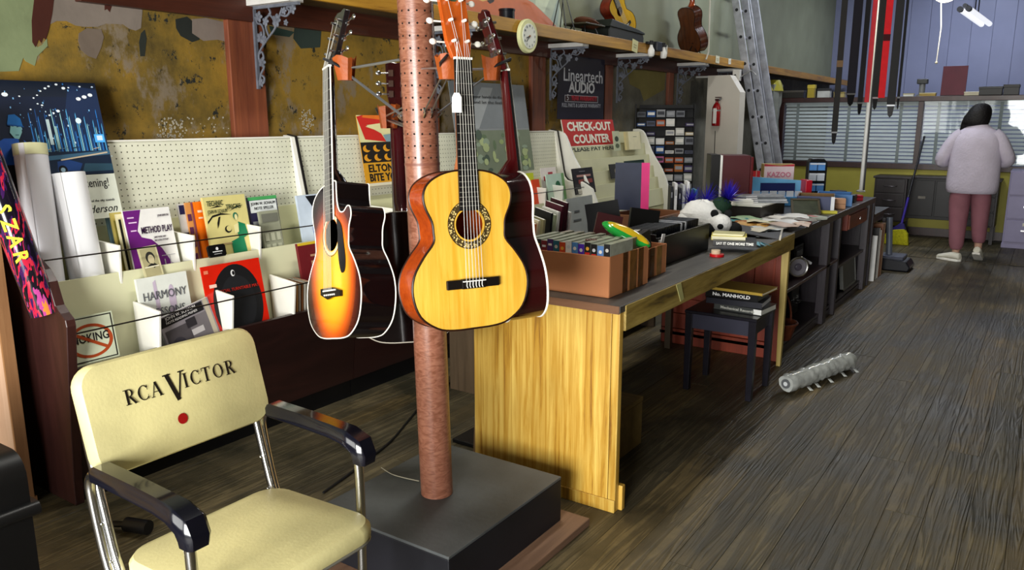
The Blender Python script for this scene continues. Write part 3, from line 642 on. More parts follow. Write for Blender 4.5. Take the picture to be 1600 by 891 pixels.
# leaflets at the far end of the second bin
G2 = 'sheet music in the second bin'
bk('music_book', 'lime yellow card at the far end of the second bin', (822, 271), (833, 269), UF, -3.2, 8, .004, '#c8d428', group=G2)
bk('music_book', 'orange red leaflet standing by the far white dividers', (831, 281), (842, 280), UF, -3.16, 10, .008, '#e0440f', group=G2)
bk('music_book', 'cream leaflet left of the orange red one', (822, 283), (831, 282), UF, -3.17, 10, .008, '#e9dfc6', group=G2)
bk('greeting_card', 'white card printed with a small red truck', (844, 263), (868, 257), UF, -3.22, 8, .004, '#eee6e0', cat='card', prints=[('#b0404a', rc(.15, .72, .85, .82)), ('#b0404a', rc(.45, .8, .75, .9)), ('#7a2a34', el(.3, .72, .08, .04)), ('#7a2a34', el(.7, .72, .08, .04)), ('#4a4a50', rc(.2, .2, .5, .5))])
bk('music_book', 'pale green booklet with a dark green figure', (853, 273), (880, 272), UF, -3.18, 10, .01, '#c3dccb', group=G2, prints=[('#2c6a4a', el(.6, .7, .14, .12)), ('#20241f', el(.68, .5, .07, .12)), ('#7fae72', rc(.85, 0, 1, 1))])
# ============================================================ pillar stand with guitars
DKP = mat('#4a4d4e', .5, 0, .4, 4, .1, 40)
st = thing('pillar_plinth', 'low black square plinth under the leather-wrapped pillar', 'plinth', (-1.605, 1.963, 0))
MB().b2((-.36, -.42, 0), (.355, .395, .03)).build('floor_board', wood('#6b4f3d', '#8d6c55', 1, 20, .6, 0, .2, 12), st, .003)
MB().b2((-.275, -.323, .03), (.275, .323, .19)).build('plinth_box', mat('#14151b', .5, 0, .3, 6), st, .003)
MB().b2((-.275, -.323, .19), (.275, .323, .2)).build('plinth_top', DKP, st, .002)
def wrap_mat():
    m, nt, b = nodes_of('wrapped_vinyl'); v = coords(nt, (22, 22, 60), False)
    n1 = N(nt, 'ShaderNodeTexNoise', i_Scale=1.0, i_Detail=5.0, i_Distortion=2.2); nt.links.new(v, n1.inputs['Vector'])
    r = ramp(nt, n1.outputs[0], [(.34, lin('#744632')), (.5, lin('#885744')), (.66, lin('#95654f'))])
    nt.links.new(r.outputs[0], b.inputs['Base Color']); b.inputs['Roughness'].default_value = .3
    bp = N(nt, 'ShaderNodeBump', i_Strength=.12, i_Distance=.002); nt.links.new(n1.outputs[0], bp.inputs['Height']); nt.links.new(bp.outputs[0], b.inputs['Normal']); return m
PB = Vector((-1.621, 1.942, .2)); PT = Vector((-1.69, 1.895, 4.0))
PAX = (PT-PB).normalized(); PRr = .0545
def pil(z): return PB+(PT-PB)*((z-PB.z)/(PT.z-PB.z))
pl = thing('display_pillar', 'round pillar wrapped in brown vinyl with peg holes, standing on the plinth', 'pillar', PB)
MB().cyl((0, 0, 0), PT-PB, PRr, seg=40).build('pillar_shaft', wrap_mat(), pl)
MB().tube([pil(1.31)-PB, pil(1.318)-PB], PRr+.0012, 40).build('wrap_seam', mat('#7a4a3a', .4), pl)
hb = MB()
for k in range(20):
    for a in range(14):
        z = 1.335+.036*k+.0; th = 2*math.pi*a/14+.1
        c = pil(z)-PB; d = Vector((math.cos(th), math.sin(th), 0)); s = Vector((-d.y, d.x, 0))
        q = c+d*(PRr+.0006); hb.add([q+(s*math.cos(t*.785)+Vector((0, 0, 1))*math.sin(t*.785))*.0032 for t in range(8)], [tuple(range(8))])
hb.build('peg_holes', mat('#0d0705', .9, 0, 0), pl)['kind'] = 'stuff'

def outline(kind, L, lb, ub, wa):
    k = L/.457
    r = [(0, 0), (.001, .35*lb), (.012, .62*lb), (.05, .89*lb), (.11, lb), (.165, .965*lb), (.215, .80*lb), (.255, wa*1.015), (.285, wa), (.315, wa*1.03), (.355, .97*ub), (.39, ub), (.42, .9*ub), (.442, .66*ub), (.454, .36*ub), (.457, 0)]
    sm = lambda q: [(p.x*k, p.y) for p in smoothpts([(a, b, 0) for a, b in q], 4)]
    right = sm(r); left = [(z, -w) for z, w in right]
    if kind == 'cut':
        c = r[:9] + [(.315, wa*1.03), (.345, ub*.98), (.368, ub*.93), (.372, ub*.80), (.36, ub*.62), (.366, ub*.42), (.395, ub*.31), (.435, ub*.28), (.4565, ub*.25), (.457, 0)]
        right = sm(c)
    return right, left     # (z, x) from bottom centre to top centre
def guitar(name, label, B, Nt, nrm, L=.45, lb=.18, ub=.135, wa=.118, depth=.095, kind='plain', top=None, side=None, back=None, bind=None, neckm=None, headm=None, board=None,
           scale_n=.32, hole_r=.043, hole_z=.66, bridge='classic', head='slot', tuner=None, wn=.052, hl=.19, guard=False, rose=None, nfr=12, edge=.0035, hw=.07, badge=False):
    B, Nt = Vector(B), Vector(Nt); up = (Nt-B).normalized(); n = Vector(nrm); n = (n-up*n.dot(up)).normalized()
    t = thing(name, label, 'guitar'); frame(t, B, (-n).cross(up), up)
    LN = (Nt-B).length                      # bottom to nut
    right, left = outline(kind, L, lb, ub, wa)
    full = right + list(reversed(left))[1:-1]
    hz = hole_z*L; hp = [(hz+hole_r*math.cos(a*math.pi/12), hole_r*math.sin(a*math.pi/12)) for a in range(13)]   # top to bottom on the right
    mb = MB()
    for sgn, ol in ((1, right), (-1, left)):
        poly = ol + [(hz+hole_r, 0)] + [(z, sgn*x) for z, x in hp[1:-1]] + [(hz-hole_r, 0)]
        for y in (0, .003): mb.add([(x, y, z) for z, x in poly], [tuple(range(len(poly)))])
        rim = [(z, sgn*x) for z, x in hp]
        for a, b in zip(rim[:-1], rim[1:]): mb.add([(a[1], 0, a[0]), (b[1], 0, b[0]), (b[1], .003, b[0]), (a[1], .003, a[0])], [(0, 1, 2, 3)])
    mb.build('soundboard', top, t)
    s_ = MB(); m_ = len(full)
    for off in (0, -.002):
        vs = [(x*(1+off*6), .001, z) for z, x in full] + [(x*(1+off*6), depth, z) for z, x in full]
        s_.add(vs, [(i, (i+1) % m_, m_+(i+1) % m_, m_+i) for i in range(m_)], True)
    s_.build('sides', side, t)
    MB().add([(x, depth, z) for z, x in full], [tuple(range(m_))]).add([(x, depth-.002, z) for z, x in full], [tuple(reversed(range(m_)))]).build('back', back or side, t)
    for y in (.0005, depth-.0005): MB().tube([(x, y, z) for z, x in full], edge, 6, closed=True).build('binding', bind, t)
    # neck, fingerboard, nut, headstock
    z0 = hz+hole_r-.004; fb = MB(); w0, w1 = wn*.5, wn*.59
    fb.prism([(-w1, z0), (w1, z0), (w0, LN), (-w0, LN)], -.007, -.0005, 1).build('fingerboard', board, t)
    if bind is not None and kind == 'cut':
        for s in (-1, 1): MB().tube([(s*w1, -.004, z0), (s*w0, -.004, LN)], .0026, 6).build('neck_binding', bind, t)
    nk = MB(); seg = 8; rings = []
    for z, wd, dp in ((L-.02, w1*.98, depth*.72), (L+.012, w1*.95, .05), (L+.04, w1*.92, .024), (LN-.03, w0*.98, .018), (LN, w0, .015)):
        rings.append([(wd*math.cos(math.pi*k/seg), dp*math.sin(math.pi*k/seg)-.0005, z) for k in range(seg+1)])
    vs = [q for r_ in rings for q in r_]; c = seg+1; fs = []
    for i in range(len(rings)-1):
        for k in range(seg): fs.append((i*c+k, i*c+k+1, (i+1)*c+k+1, (i+1)*c+k))
        fs.append((i*c, i*c+seg, (i+1)*c+seg, (i+1)*c))
    nk.add(vs, fs, True).build('neck', neckm, t)
    MB().b2((-w0-.001, -.0095, LN-.001), (w0+.001, .0, LN+.005)).build('nut', mat('#f4f1e6', .3), t)
    Ls = 2*(LN-L) if nfr == 12 else (LN-L)*1.85
    fr = MB(); k = 1
    while True:
        z = LN-Ls*(1-2**(-k/12))
        if z < z0+.004 or k > 20: break
        ww = w0+(w1-w0)*(LN-z)/(LN-z0); fr.b2((-ww, -.0078, z-.0006), (ww, -.0065, z+.0006)); k += 1
    fr.build('frets', mat('#a8a69c', .4, .5), t)
    ht = thing.__call__ if False else None
    tl_ = R(13); zz = LN+.004
    hd = MB(); pts = [(-w0, zz), (w0, zz), (hw*.5, zz+.045), (hw*.56, zz+hl*.95), (hw*.3, zz+hl), (0, zz+hl*.975), (-hw*.3, zz+hl), (-hw*.56, zz+hl*.95), (-hw*.5, zz+.045)]
    hd.prism(pts, 0, .017, 1)
    for i in range(len(hd.v)):
        x, y, z = hd.v[i]; d = z-LN; hd.v[i] = (x, y+d*math.tan(tl_), z)
    ho = hd.build('headstock', headm, t, .0015, 1)
    if badge: MB().tube([(0, (hl*.86)*math.tan(tl_)-.0015, LN+hl*.86), (0, (hl*.86)*math.tan(tl_)+.002, LN+hl*.86)], .0165, 20).build('gold_badge', mat('#8a7a40', .3, .3), ho); MB().tube([(0, (hl*.86)*math.tan(tl_)-.0025, LN+hl*.86), (0, (hl*.86)*math.tan(tl_), LN+hl*.86)], .0125, 20).build('badge_field', mat('#3f4a34', .3), ho)
    def hp_(x, y, d): return Vector((x, y+d*math.tan(tl_), LN+d))
    tm = tuner or CHROME
    for s in (-1, 1):
        for i in range(3):
            d = .05+(hl-.085)*i/2
            mb = MB(); a = hp_(s*hw*.27, 0, d); mb.cyl(a+Vector((0, .004, 0)), a+Vector((0, -.016, 0)), .0042, seg=8)
            mb.cyl(hp_(s*hw*.3, .022, d), hp_(s*hw*.78, .022, d), .0026, seg=6)
            mb.ball(hp_(s*hw*.92, .022, d), (.011, .0045, .0085), 10, 6)
            mb.box(hp_(s*hw*.3, .021, d), (.016, .008, .022))
            mb.build('tuning_peg', [tm], ho)
    bz = L*.29
    if bridge == 'classic':
        MB().b2((-.082, -.011, bz-.013), (-.036, -.0, bz+.013)).b2((.036, -.011, bz-.013), (.082, 0, bz+.013)).b2((-.037, -.014, bz-.014), (.037, 0, bz+.014)).build('bridge', mat('#14100e', .3), t, .002)
        MB().b2((-.036, -.017, bz+.006), (.036, -.012, bz+.009)).build('saddle', mat('#f4f1e6', .3), t)
        for k in range(6): MB().tube([(-.024+.0096*k, -.016, bz+.006), (-.026+.0096*k, -.018, bz-.004), (-.022+.0096*k, -.0145, bz-.011)], .0014, 5).build('string_tie', mat('#eceae0', .3), t)
    else:
        MB().prism([(-.07, bz+.016), (.02, bz+.016), (.075, bz+.004), (.075, bz-.014), (.02, bz-.014), (-.02, bz-.02), (-.07, bz-.004)], -.010, 0, 1).build('bridge', mat('#100d0d', .25), t, .002)
        MB().b2((-.045, -.013, bz+.005), (.045, -.009, bz+.009)).build('saddle', mat('#f4f1e6', .3), t)
        for k in range(6): MB().ball((-.035+.014*k, -.011, bz-.006), .003, 8, 5).build('bridge_pin', mat('#f4f1e6', .3), t)
    for k in range(6):
        x0, x1 = (-.026+.0104*k), (-.0175+.007*k)*wn/.05
        pts = [(x0, -.0165, bz+.008), (x1, -.0105, LN+.002)]
        s = -1 if k < 3 else 1; d = .05+(hl-.085)*((k if k < 3 else 5-k))/2
        pts.append(tuple(hp_(s*hw*.27, -.008, d))); MB().tube(pts, .0008, 5).build('string', mat('#d8d6cc', .3, .4), t)
    if rose:
        for r0, r1, m in rose:
            rb = MB(); q = 40
            for a in range(q):
                c0, s0, c1, s1 = math.cos(2*math.pi*a/q), math.sin(2*math.pi*a/q), math.cos(2*math.pi*(a+1)/q), math.sin(2*math.pi*(a+1)/q)
                rb.add([(r0*s0, -.0006, hz+r0*c0), (r0*s1, -.0006, hz+r0*c1), (r1*s1, -.0006, hz+r1*c1), (r1*s0, -.0006, hz+r1*c0)], [(0, 1, 2, 3)])
            rb.build('rosette', m, t)
    if guard:
        g = [(.045, hz+.045), (.075, hz+.02), (.088, hz-.03), (.098, hz-.08), (.092, hz-.115), (.07, hz-.12), (.055, hz-.09), (.047, hz-.04), (.05, hz), (.046, hz+.02)]
        MB().prism([(p.x, p.y) for p in smoothpts([(a, b, 0) for a, b in g], 4, True)], -.0022, -.0002, 1).build('pickguard', mat('#0b0b0d', .18), t)
    return t
def burst_mat(L):
    m, nt, b = nodes_of('sunburst_lacquer'); tc = N(nt, 'ShaderNodeTexCoord'); mp = N(nt, 'ShaderNodeMapping')
    mp.inputs['Location'].default_value = (0, 0, -L*.40/(L*.56)); mp.inputs['Scale'].default_value = (1/.2, 0, 1/(L*.56))
    nt.links.new(tc.outputs['Object'], mp.inputs[0]); ln = N(nt, 'ShaderNodeVectorMath', operation='LENGTH'); nt.links.new(mp.outputs[0], ln.inputs[0])
    r = ramp(nt, ln.outputs['Value'], [(.25, lin('#f5b81c')), (.5, lin('#f09a16')), (.68, lin('#c4520e')), (.84, lin('#4a1408')), (1, lin('#150606'))])
    nt.links.new(r.outputs[0], b.inputs['Base Color']); b.inputs['Roughness'].default_value = .16; b.inputs['Coat Weight'].default_value = .35; return m
def speck_mat():
    m, nt, b = nodes_of('rosette_mosaic'); v = coords(nt, (1, 1, 1), False)
    vo = N(nt, 'ShaderNodeTexVoronoi', i_Scale=170.0); nt.links.new(v, vo.inputs['Vector'])
    r = ramp(nt, vo.outputs['Distance'], [(.3, lin('#d9c07a')), (.5, lin('#40331c'))]); nt.links.new(r.outputs[0], b.inputs['Base Color']); b.inputs['Roughness'].default_value = .3; return m
SPRUCE = wood('#dea32c', '#f0c452', 2, 60, .22, .3, .02, 20); MAHO = wood('#8f330c', '#b04a14', 0, 40, .2, .4, .02, 8)
EBON = mat('#131112', .35, 0, .2); GLB = mat('#0c0607', .1, 0, .1, coat=.5); MAROON = mat('#2a0708', .1, 0, .15, coat=.6); IVB = mat('#efece0', .3)
def px(u, v, d): 
    r = _fw*FPX+_rt*(u-800)+_up*(445.5-v); return Vector((0, 0, CAMH))+r*(d/FPX)
guitar('classical_guitar', 'natural spruce-top classical guitar hanging foremost on the pillar', px(741, 513, 2.25), px(722, 93, 2.165), (.905, -.425, .06), L=.445, lb=.182, ub=.137, wa=.112, top=SPRUCE, side=MAHO, back=MAHO, bind=mat('#2a160c', .3), neckm=wood('#a5521c', '#c06a2a', 2, 40, .3), headm=wood('#b34a10', '#cc5f1c', 2, 40, .2, .4), board=EBON,
       rose=[(.048, .0505, mat('#3c2a14', .3)), (.0505, .066, speck_mat()), (.066, .0685, mat('#3c2a14', .3))], tuner=mat('#ece9df', .25), hl=.2, edge=.003, hw=.075, badge=True)
guitar('acoustic_guitar', 'sunburst cutaway acoustic guitar hanging left of the pillar', px(521, 529, 2.42), px(513, 107, 2.47), (-.32, -.945, .05), L=.48, lb=.195, ub=.142, wa=.12, depth=.112, kind='cut', top=burst_mat(.48), side=GLB, back=GLB, bind=IVB, neckm=GLB, headm=mat('#141214', .2, coat=.4), board=mat('#1a1615', .5),
       bridge='steel', guard=True, nfr=14, edge=.0021, hole_r=.049, rose=[(.052, .062, mat('#d9cfa4', .3)), (.0635, .066, mat('#3b2a10', .3))], hl=.19, wn=.046)
guitar('acoustic_guitar', 'dark maroon guitar on the right, mostly hidden by the natural one', px(830, 490, 2.56), px(789, 112, 2.46), (.62, .78, .0), L=.455, lb=.19, ub=.14, wa=.118, depth=.112, kind='plain', top=mat('#3a0d0c', .15, coat=.4), side=MAROON, back=MAROON, bind=IVB, neckm=mat('#4b0d10', .12, coat=.6), headm=mat('#4a0c12', .15, coat=.5), board=EBON, bridge='steel', hl=.18, wn=.046)
guitar('acoustic_guitar', 'black-backed guitar with a maroon neck hanging behind the pillar', px(634, 530, 2.90), px(620, 172, 2.86), (-.72, .66, .0), L=.46, lb=.185, ub=.135, wa=.115, depth=.105, top=MAROON, side=GLB, back=GLB, bind=mat('#b9b2a4', .3), neckm=mat('#3b0b10', .1, coat=.6), headm=mat('#2f0a0c', .15, coat=.5), board=EBON, bridge='steel', hl=.155, wn=.05, edge=.002)
# leather-padded hangers on the pillar
LEA = mat('#a04c18', .5, 0, .25, 14, .25, 60)
def hanger(label, pad, za, zb, off, size=.03, turn=0):
    pad = Vector(pad); size *= 1.2; t = thing('guitar_hanger', label, 'hanger', pad, group=None)
    a = pil(za); d = (pad-a); d.z = 0; d.normalize(); s = Vector((-d.y, d.x, 0)); a = a+d*PRr-pad; b = pil(zb)+d*PRr-pad
    for k in (-1, 1):
        MB().tube([a+s*.012*k, s*.016*k], .0028, 6).build('arm_rod', STEEL, t); MB().tube([b+s*.012*k, s*.01*k-Vector((0, 0, .01))], .0028, 6).build('brace_rod', STEEL, t)
        MB().tube([b+s*.012*k+Vector((0, 0, .014)), b+s*.012*k+d*.012, b+s*.012*k-Vector((0, 0, .014))], .003, 6).build('peg_hook', CHROME, t)
    q = MB(); n = 10; r0, r1 = [], []
    for k in range(n+1):
        th = R(-150+300*k/n); dr = d*math.cos(th)+s*math.sin(th)
        r0.append(dr*size*(1.0+.12*math.sin(k*2.3))+Vector((0, 0, size*1.0+.006*math.cos(k*1.7)))); r1.append(dr*size*.72+Vector((0, 0, -size*.95)))
    vs = r0+r1+[x*.9 for x in r0]+[x*.88 for x in r1]; m_ = n+1; fs = []
    for k in range(n): fs += [(k, k+1, m_+k+1, m_+k), (2*m_+k, 3*m_+k, 3*m_+k+1, 2*m_+k+1), (k, 2*m_+k, 2*m_+k+1, k+1)]
    fs.append(tuple(range(m_, 2*m_)))
    q.add(vs, fs, True).build('leather_pad', LEA, t)
    f = d*(size+.02)
    for k in (-1, 1): MB().tube([s*.02*k, s*.03*k+d*.02+Vector((0, 0, .012)), s*.028*k+d*.06+Vector((0, 0, .03))], .0045, 6).build('yoke_prong', mat('#18181a', .35), t)
    return t
hanger('leather-padded steel hanger holding the sunburst guitar', px(540, 108, 2.46), 1.63, 1.46, 0, .03)
hanger('leather-padded steel hanger behind the natural guitar neck', px(699, 106, 2.26), 1.6, 1.47, 0, .028)
hanger('leather-padded steel hanger holding the right maroon guitar', px(768, 108, 2.44), 1.6, 1.47, 0, .03)
hanger('leather-padded steel hanger behind the pillar near the red poster', px(607, 183, 2.80), 1.5, 1.42, 0, .034)
tgx = px(714, 176, 2.14); o = MB().prism([(-.013, 0), (.013, 0), (.013, .04), (.007, .052), (-.007, .052), (-.013, .04)], 0, .001, 1).build('price_tag', PAPER); tag(o, 'white paper price tag tied to the natural guitar neck', 'tag')
at(o, tgx, (0, 0, R(52))); MB().tube([(0, 0, .048), (.002, .004, .12), (.006, .012, .185)], .0009, 5).build('tag_string', PAPER, o)
# slat and black stand leaning at the counter end
a, b = fl(724, 690, .02), wy(738, 470, 2.6)
o = thing('wood_slat', 'narrow brown wooden slat leaning at the counter end', 'slat', (-1.93, 2.62, 0)); MB().box((0, 0, .44), (.03, .02, .88), (0, R(3), 0)).build('slat_board', wood('#5d4429', '#7d6141', 2, 20), o)
o = thing('clip_stand', 'black stand with wire clips between pillar and counter end', 'stand', (-2.02, 2.78, 0))
MB().b2((-.018, -.018, 0), (.018, .018, .72)).build('stand_post', mat('#0b0b0d', .35), o, .003); MB().b2((-.12, -.1, 0), (.12, .1, .02)).build('stand_foot', mat('#0b0b0d', .35), o, .004)
for k in range(6): MB().tube([(.016+.02*math.cos(i*.9), -.02-.012*math.sin(i*.9), .1+.1*k+.004*i) for i in range(9)], .0025, 6).build('wire_clip', CHROME, o)
# ============================================================ vinyl armchair
VIN = mat('#d0c68e', .42, 0, .3, 3.2, .06, 120); VINE = mat('#d9cfa4', .42, 0, .1, 8)
ch = thing('armchair', 'yellowed vinyl chrome armchair with black serif lettering and black armrests', 'chair', (-1.55, 1.12, 0))
def rr(x0, z0, x1, z1, r, n=6):
    out = []
    for cx, cz, a0 in ((x1-r, z0+r, -90), (x1-r, z1-r, 0), (x0+r, z1-r, 90), (x0+r, z0+r, 180)):
        out += [(cx+r*math.cos(R(a0+90*k/n)), cz+r*math.sin(R(a0+90*k/n))) for k in range(n+1)]
    return out
# backrest: local front faces +X of the room
bo = MB(); pts = rr(-.248, 0, .248, .265, .052)
def lens(p, y, k): return [(x*k+0, y, (z-.13)*k+.13) for x, z in p]
rings = [lens(pts, .0, .985), lens(pts, -.012, 1.0), lens(pts, -.03, 1.0), lens(pts, -.042, .965), lens(pts, -.047, .8)]
m_ = len(pts)
for q in rings:
    pass
vs = [v for r_ in rings for v in r_]; fs = [tuple(range(m_)), tuple(range(4*m_, 5*m_))]
for j in range(4):
    for i in range(m_): fs.append((j*m_+i, j*m_+(i+1) % m_, (j+1)*m_+(i+1) % m_, (j+1)*m_+i))
back = bo.add(vs, fs, True).build('backrest', [VIN], ch); back.location = (-.215, 0, .627); back.rotation_euler = (R(-15), 0, R(90))
INK = mat('#17110c', .5, 0, 0)
def glyphs():
    S = {}
    T, th = .016, .005          # thick and thin strokes, unit height 1 -> scaled
    def stroke(a, b, w): 
        a, b = Vector((a[0], a[1], 0)), Vector((b[0], b[1], 0)); d = (b-a).normalized(); n = Vector((-d.y, d.x, 0))*w/2
        return [(a+n)[:2], (b+n)[:2], (b-n)[:2], (a-n)[:2]]
    def arc(cx, cy, rx, ry, a0, a1, w0, w1, n=16):
        out = []
        for k in range(n):
            p = []
            for kk in (k, k+1):
                t = R(a0+(a1-a0)*kk/n); w = w0+(w1-w0)*abs(math.cos(t)); p.append(((cx+(rx+w/2)*math.cos(t), cy+(ry+w0/2)*math.sin(t)), (cx+(rx-w/2)*math.cos(t), cy+(ry-w0/2)*math.sin(t))))
            out.append([p[0][0], p[1][0], p[1][1], p[0][1]])
        return out
    se = lambda x, y, w=.3: stroke((x-w/2, y), (x+w/2, y), .05)
    R_ = [stroke((.18, 0), (.18, 1), .16), se(.18, .025, .36), se(.12, .975, .3)] + arc(.3, .745, .24, .23, -90, 90, .06, .15) + [stroke((.14, .975), (.32, .975), .06), stroke((.14, .515), (.32, .515), .06), stroke((.34, .5), (.68, 0), .15), se(.68, .025, .2)]
    C_ = arc(.42, .5, .34, .47, 40, 320, .06, .16, 24) + [stroke((.69, .64), (.69, .98), .05), stroke((.69, .02), (.69, .34), .03)]
    A_ = [stroke((.08, 0), (.38, 1), .06), stroke((.38, 1), (.7, 0), .16), stroke((.2, .34), (.58, .34), .05), se(.08, .025, .24), se(.7, .025, .28)]
    V_ = [stroke((.1, 1), (.4, 0), .16), stroke((.4, 0), (.68, 1), .06), se(.1, .975, .3), se(.68, .975, .24)]
    I_ = [stroke((.16, 0), (.16, 1), .16), se(.16, .025, .32), se(.16, .975, .32)]
    T_ = [stroke((.36, 0), (.36, 1), .16), se(.36, .025, .34), stroke((.02, .97), (.7, .97), .06), stroke((.04, .78), (.04, 1), .05), stroke((.68, .78), (.68, 1), .05)]
    O_ = arc(.42, .5, .34, .47, 0, 360, .06, .16, 28)
    return dict(R=(R_, .74), C=(C_, .78), A=(A_, .78), V=(V_, .8), I=(I_, .38), T=(T_, .76), O=(O_, .88))
GL = glyphs()
x = -.152
for ch_, hh, dz, gap in (('R', .037, 0, .006), ('C', .037, 0, .005), ('A', .037, 0, .012), ('V', .07, -.024, -.006), ('I', .037, 0, .006), ('C', .037, 0, .005), ('T', .037, 0, .005), ('O', .037, 0, .006), ('R', .037, 0, 0)):
    g, wd = GL[ch_]; mb = MB()
    for i, q in enumerate(g): mb.add([(x+a*hh*.98, -.0485-.00006*i, .150+dz+b*hh) for a, b in q], [(0, 1, 2, 3)])
    mb.build('lettering', INK, back); x += wd*hh*.98+gap
mb = MB().add([(a, -.0486, b) for a, b in el(-.022, .078, .0135, .0135, 24)], [tuple(range(24))]); mb.build('red_badge', mat('#9c1512', .4, 0, .2), back)
# seat cushion
pts = rr(-.232, -.215, .232, .2, .07); rings = []
for z, k in ((0, .97), (.012, 1), (.034, 1), (.048, .96), (.054, .8)): rings.append([(x*k, y*k, z) for x, y in pts])
m_ = len(pts); vs = [v for r_ in rings for v in r_]; fs = [tuple(range(m_)), tuple(range(4*m_, 5*m_))]
for j in range(4):
    for i in range(m_): fs.append((j*m_+i, j*m_+(i+1) % m_, (j+1)*m_+(i+1) % m_, (j+1)*m_+i))
seat = MB().add(vs, fs, True).build('seat', VIN, ch); at(seat, (.025, 0, .402), (R(-2), 0, R(90)))
MB().tube([(x*.985, y*.985, .002) for x, y in pts], .004, 6, closed=True).build('seat_piping', mat('#6d6a60', .4), seat)
for s in (-1, 1):
    y = .246*s
    arm = smoothpts([(.13, y, 0), (.145, y, .2), (.15, y, .42), (.148, y, .58), (.135, y, .628), (.09, y, .645), (-.08, y, .65), (-.185, y, .652), (-.225, y, .628), (-.225, y, .57), (-.19, y, .42), (-.15, y*1.0, .36)], 5)
    MB().tube(arm, .0125, 10).build('arm_tube', CHROME, ch)
    rear = smoothpts([(-.27, y*.93, .82), (-.24, y*.93, .66), (-.19, y*.93, .46), (-.16, y*.93, .36), (-.2, y*.96, .2), (-.25, y, 0)], 5)
    MB().tube(rear, .0115, 10).build('back_post', CHROME, ch)
    MB().tube([(-.15, y, .365), (.14, y, .385)], .011, 8).build('seat_rail', CHROME, ch)
    pr2 = MB(); sec = [(-.029, -.008), (-.027, .015), (-.018, .024), (.018, .024), (.027, .015), (.029, -.008), (.016, -.018), (-.016, -.018)]
    path = [(-.185, .654, .8), (-.17, .657, 1), (-.02, .654, 1), (.07, .65, 1.0), (.12, .645, 1.08), (.158, .63, 1.15), (.168, .608, 1.1), (.166, .59, 1.0)]
    rings = []
    for i, (px_, pz, k) in enumerate(path):
        a = path[max(i-1, 0)]; b = path[min(i+1, len(path)-1)]; t_ = Vector((b[0]-a[0], 0, b[1]-a[1])).normalized(); n_ = Vector((-t_.z, 0, t_.x))
        rings.append([Vector((px_, y, pz))+Vector((0, w*k, 0))+n_*h_*k for w, h_ in sec])
    m2 = len(sec); vs = [v for r_ in rings for v in r_]; fs = [tuple(range(m2)), tuple(range((len(path)-1)*m2, len(path)*m2))]
    for j in range(len(path)-1):
        for i in range(m2): fs.append((j*m2+i, j*m2+(i+1) % m2, (j+1)*m2+(i+1) % m2, (j+1)*m2+i))
    pr2.add(vs, fs, True).build('armrest', mat('#0d0d16', .14, 0, .1, coat=.3), ch)
    for zz, xx in ((.52, -.205), (.43, -.183)): MB().ball((xx, y*.93-.013, zz), .005, 8, 5).build('rivet', CHROME, ch)
MB().tube([(.135, -.24, .375), (.135, .24, .375)], .009, 8).build('front_rail', CHROME, ch); MB().tube([(-.16, -.23, .36), (-.16, .23, .36)], .009, 8).build('rear_rail', CHROME, ch)
# dark chair and pale board at the left edge
o = thing('tub_chair', 'black upholstered chair edge at the lower left corner', 'chair', fl(-40, 891))
bx_ = wy(20, 760, 1.0)
o.location = (-2.39, .80, 0)
mb = MB(); pts = rr(-.30, .0, .14, .50, .07); mb.prism(pts, -.32, .14, 1, True); mb.build('chair_body', mat('#050506', .45, 0, .2), o)
MB().prism(rr(-.33, .32, .165, .36, .018), -.35, .155, 1, True).build('seat_band', mat('#0b0b0c', .4), o); 
for sx in (-.26, .1):
    for sy in (-.28, .1): MB().cyl((sx, sy, -.0), (sx, sy, .06), .016).build('leg', mat('#111', .4) if False else mat('#111111', .4), o)
for q in o.children:
    if q.name.startswith('chair_body') or q.name.startswith('seat_band'): q.location.z = .05
o = thing('door_leaf', 'pale pinkish wooden door edge at the left picture edge', 'door', (-3.135, 1.30, 0)); MB().b2((-.9, -.02, .02), (0, .02, 1.5)).build('door_board', wood('#c9a184', '#dcb89c', 2, 18, .5), o, .003); MB().b2((-.0, -.021, .02), (.012, .021, 1.5)).build('edge_strip', wood('#8a5f3c', '#a47850', 2, 18, .5), o)
MB().b2((-.9, -.03, 0), (.012, .03, .02)).build('foot_rail', wood('#8a5f3c', '#a47850', 0, 18, .5), o)
# lint roller and cords on the floor
p = fl(222, 835); o = thing('shoe_brush', 'small black rubber-ended tool lying under the chair', 'tool', (p.x, p.y, 0)); MB().tube([(-.06, -.02, .03), (.03, .01, .03)], .026, 14).build('rubber_end', mat('#08080a', .4), o); MB().tube([(-.18, -.06, .012), (-.06, -.02, .03)], .012, 8).build('grip', mat('#08080a', .4), o)
c = [fl(u, v, .006) for u, v in ((505, 770), (540, 745), (575, 718), (610, 690), (640, 655), (662, 630), (690, 610), (712, 590))]; c0 = c[0].copy()
o = MB().tube([q-c0 for q in smoothpts(c, 5)], .005, 6).build('power_cord', mat('#0c0c0c', .5)); at(o, c0); tag(o, 'black power cord crossing the floor behind the plinth', 'cord')
c = [fl(u, v, .204) for u, v in ((596, 731), (612, 741), (632, 747), (655, 752))]; c0 = c[0].copy()
o = MB().tube([q-c0 for q in smoothpts(c, 4)], .002, 5).build('string_scrap', mat('#8f8a78', .6)); at(o, c0); tag(o, 'short pale string scrap lying on the black plinth', 'string')
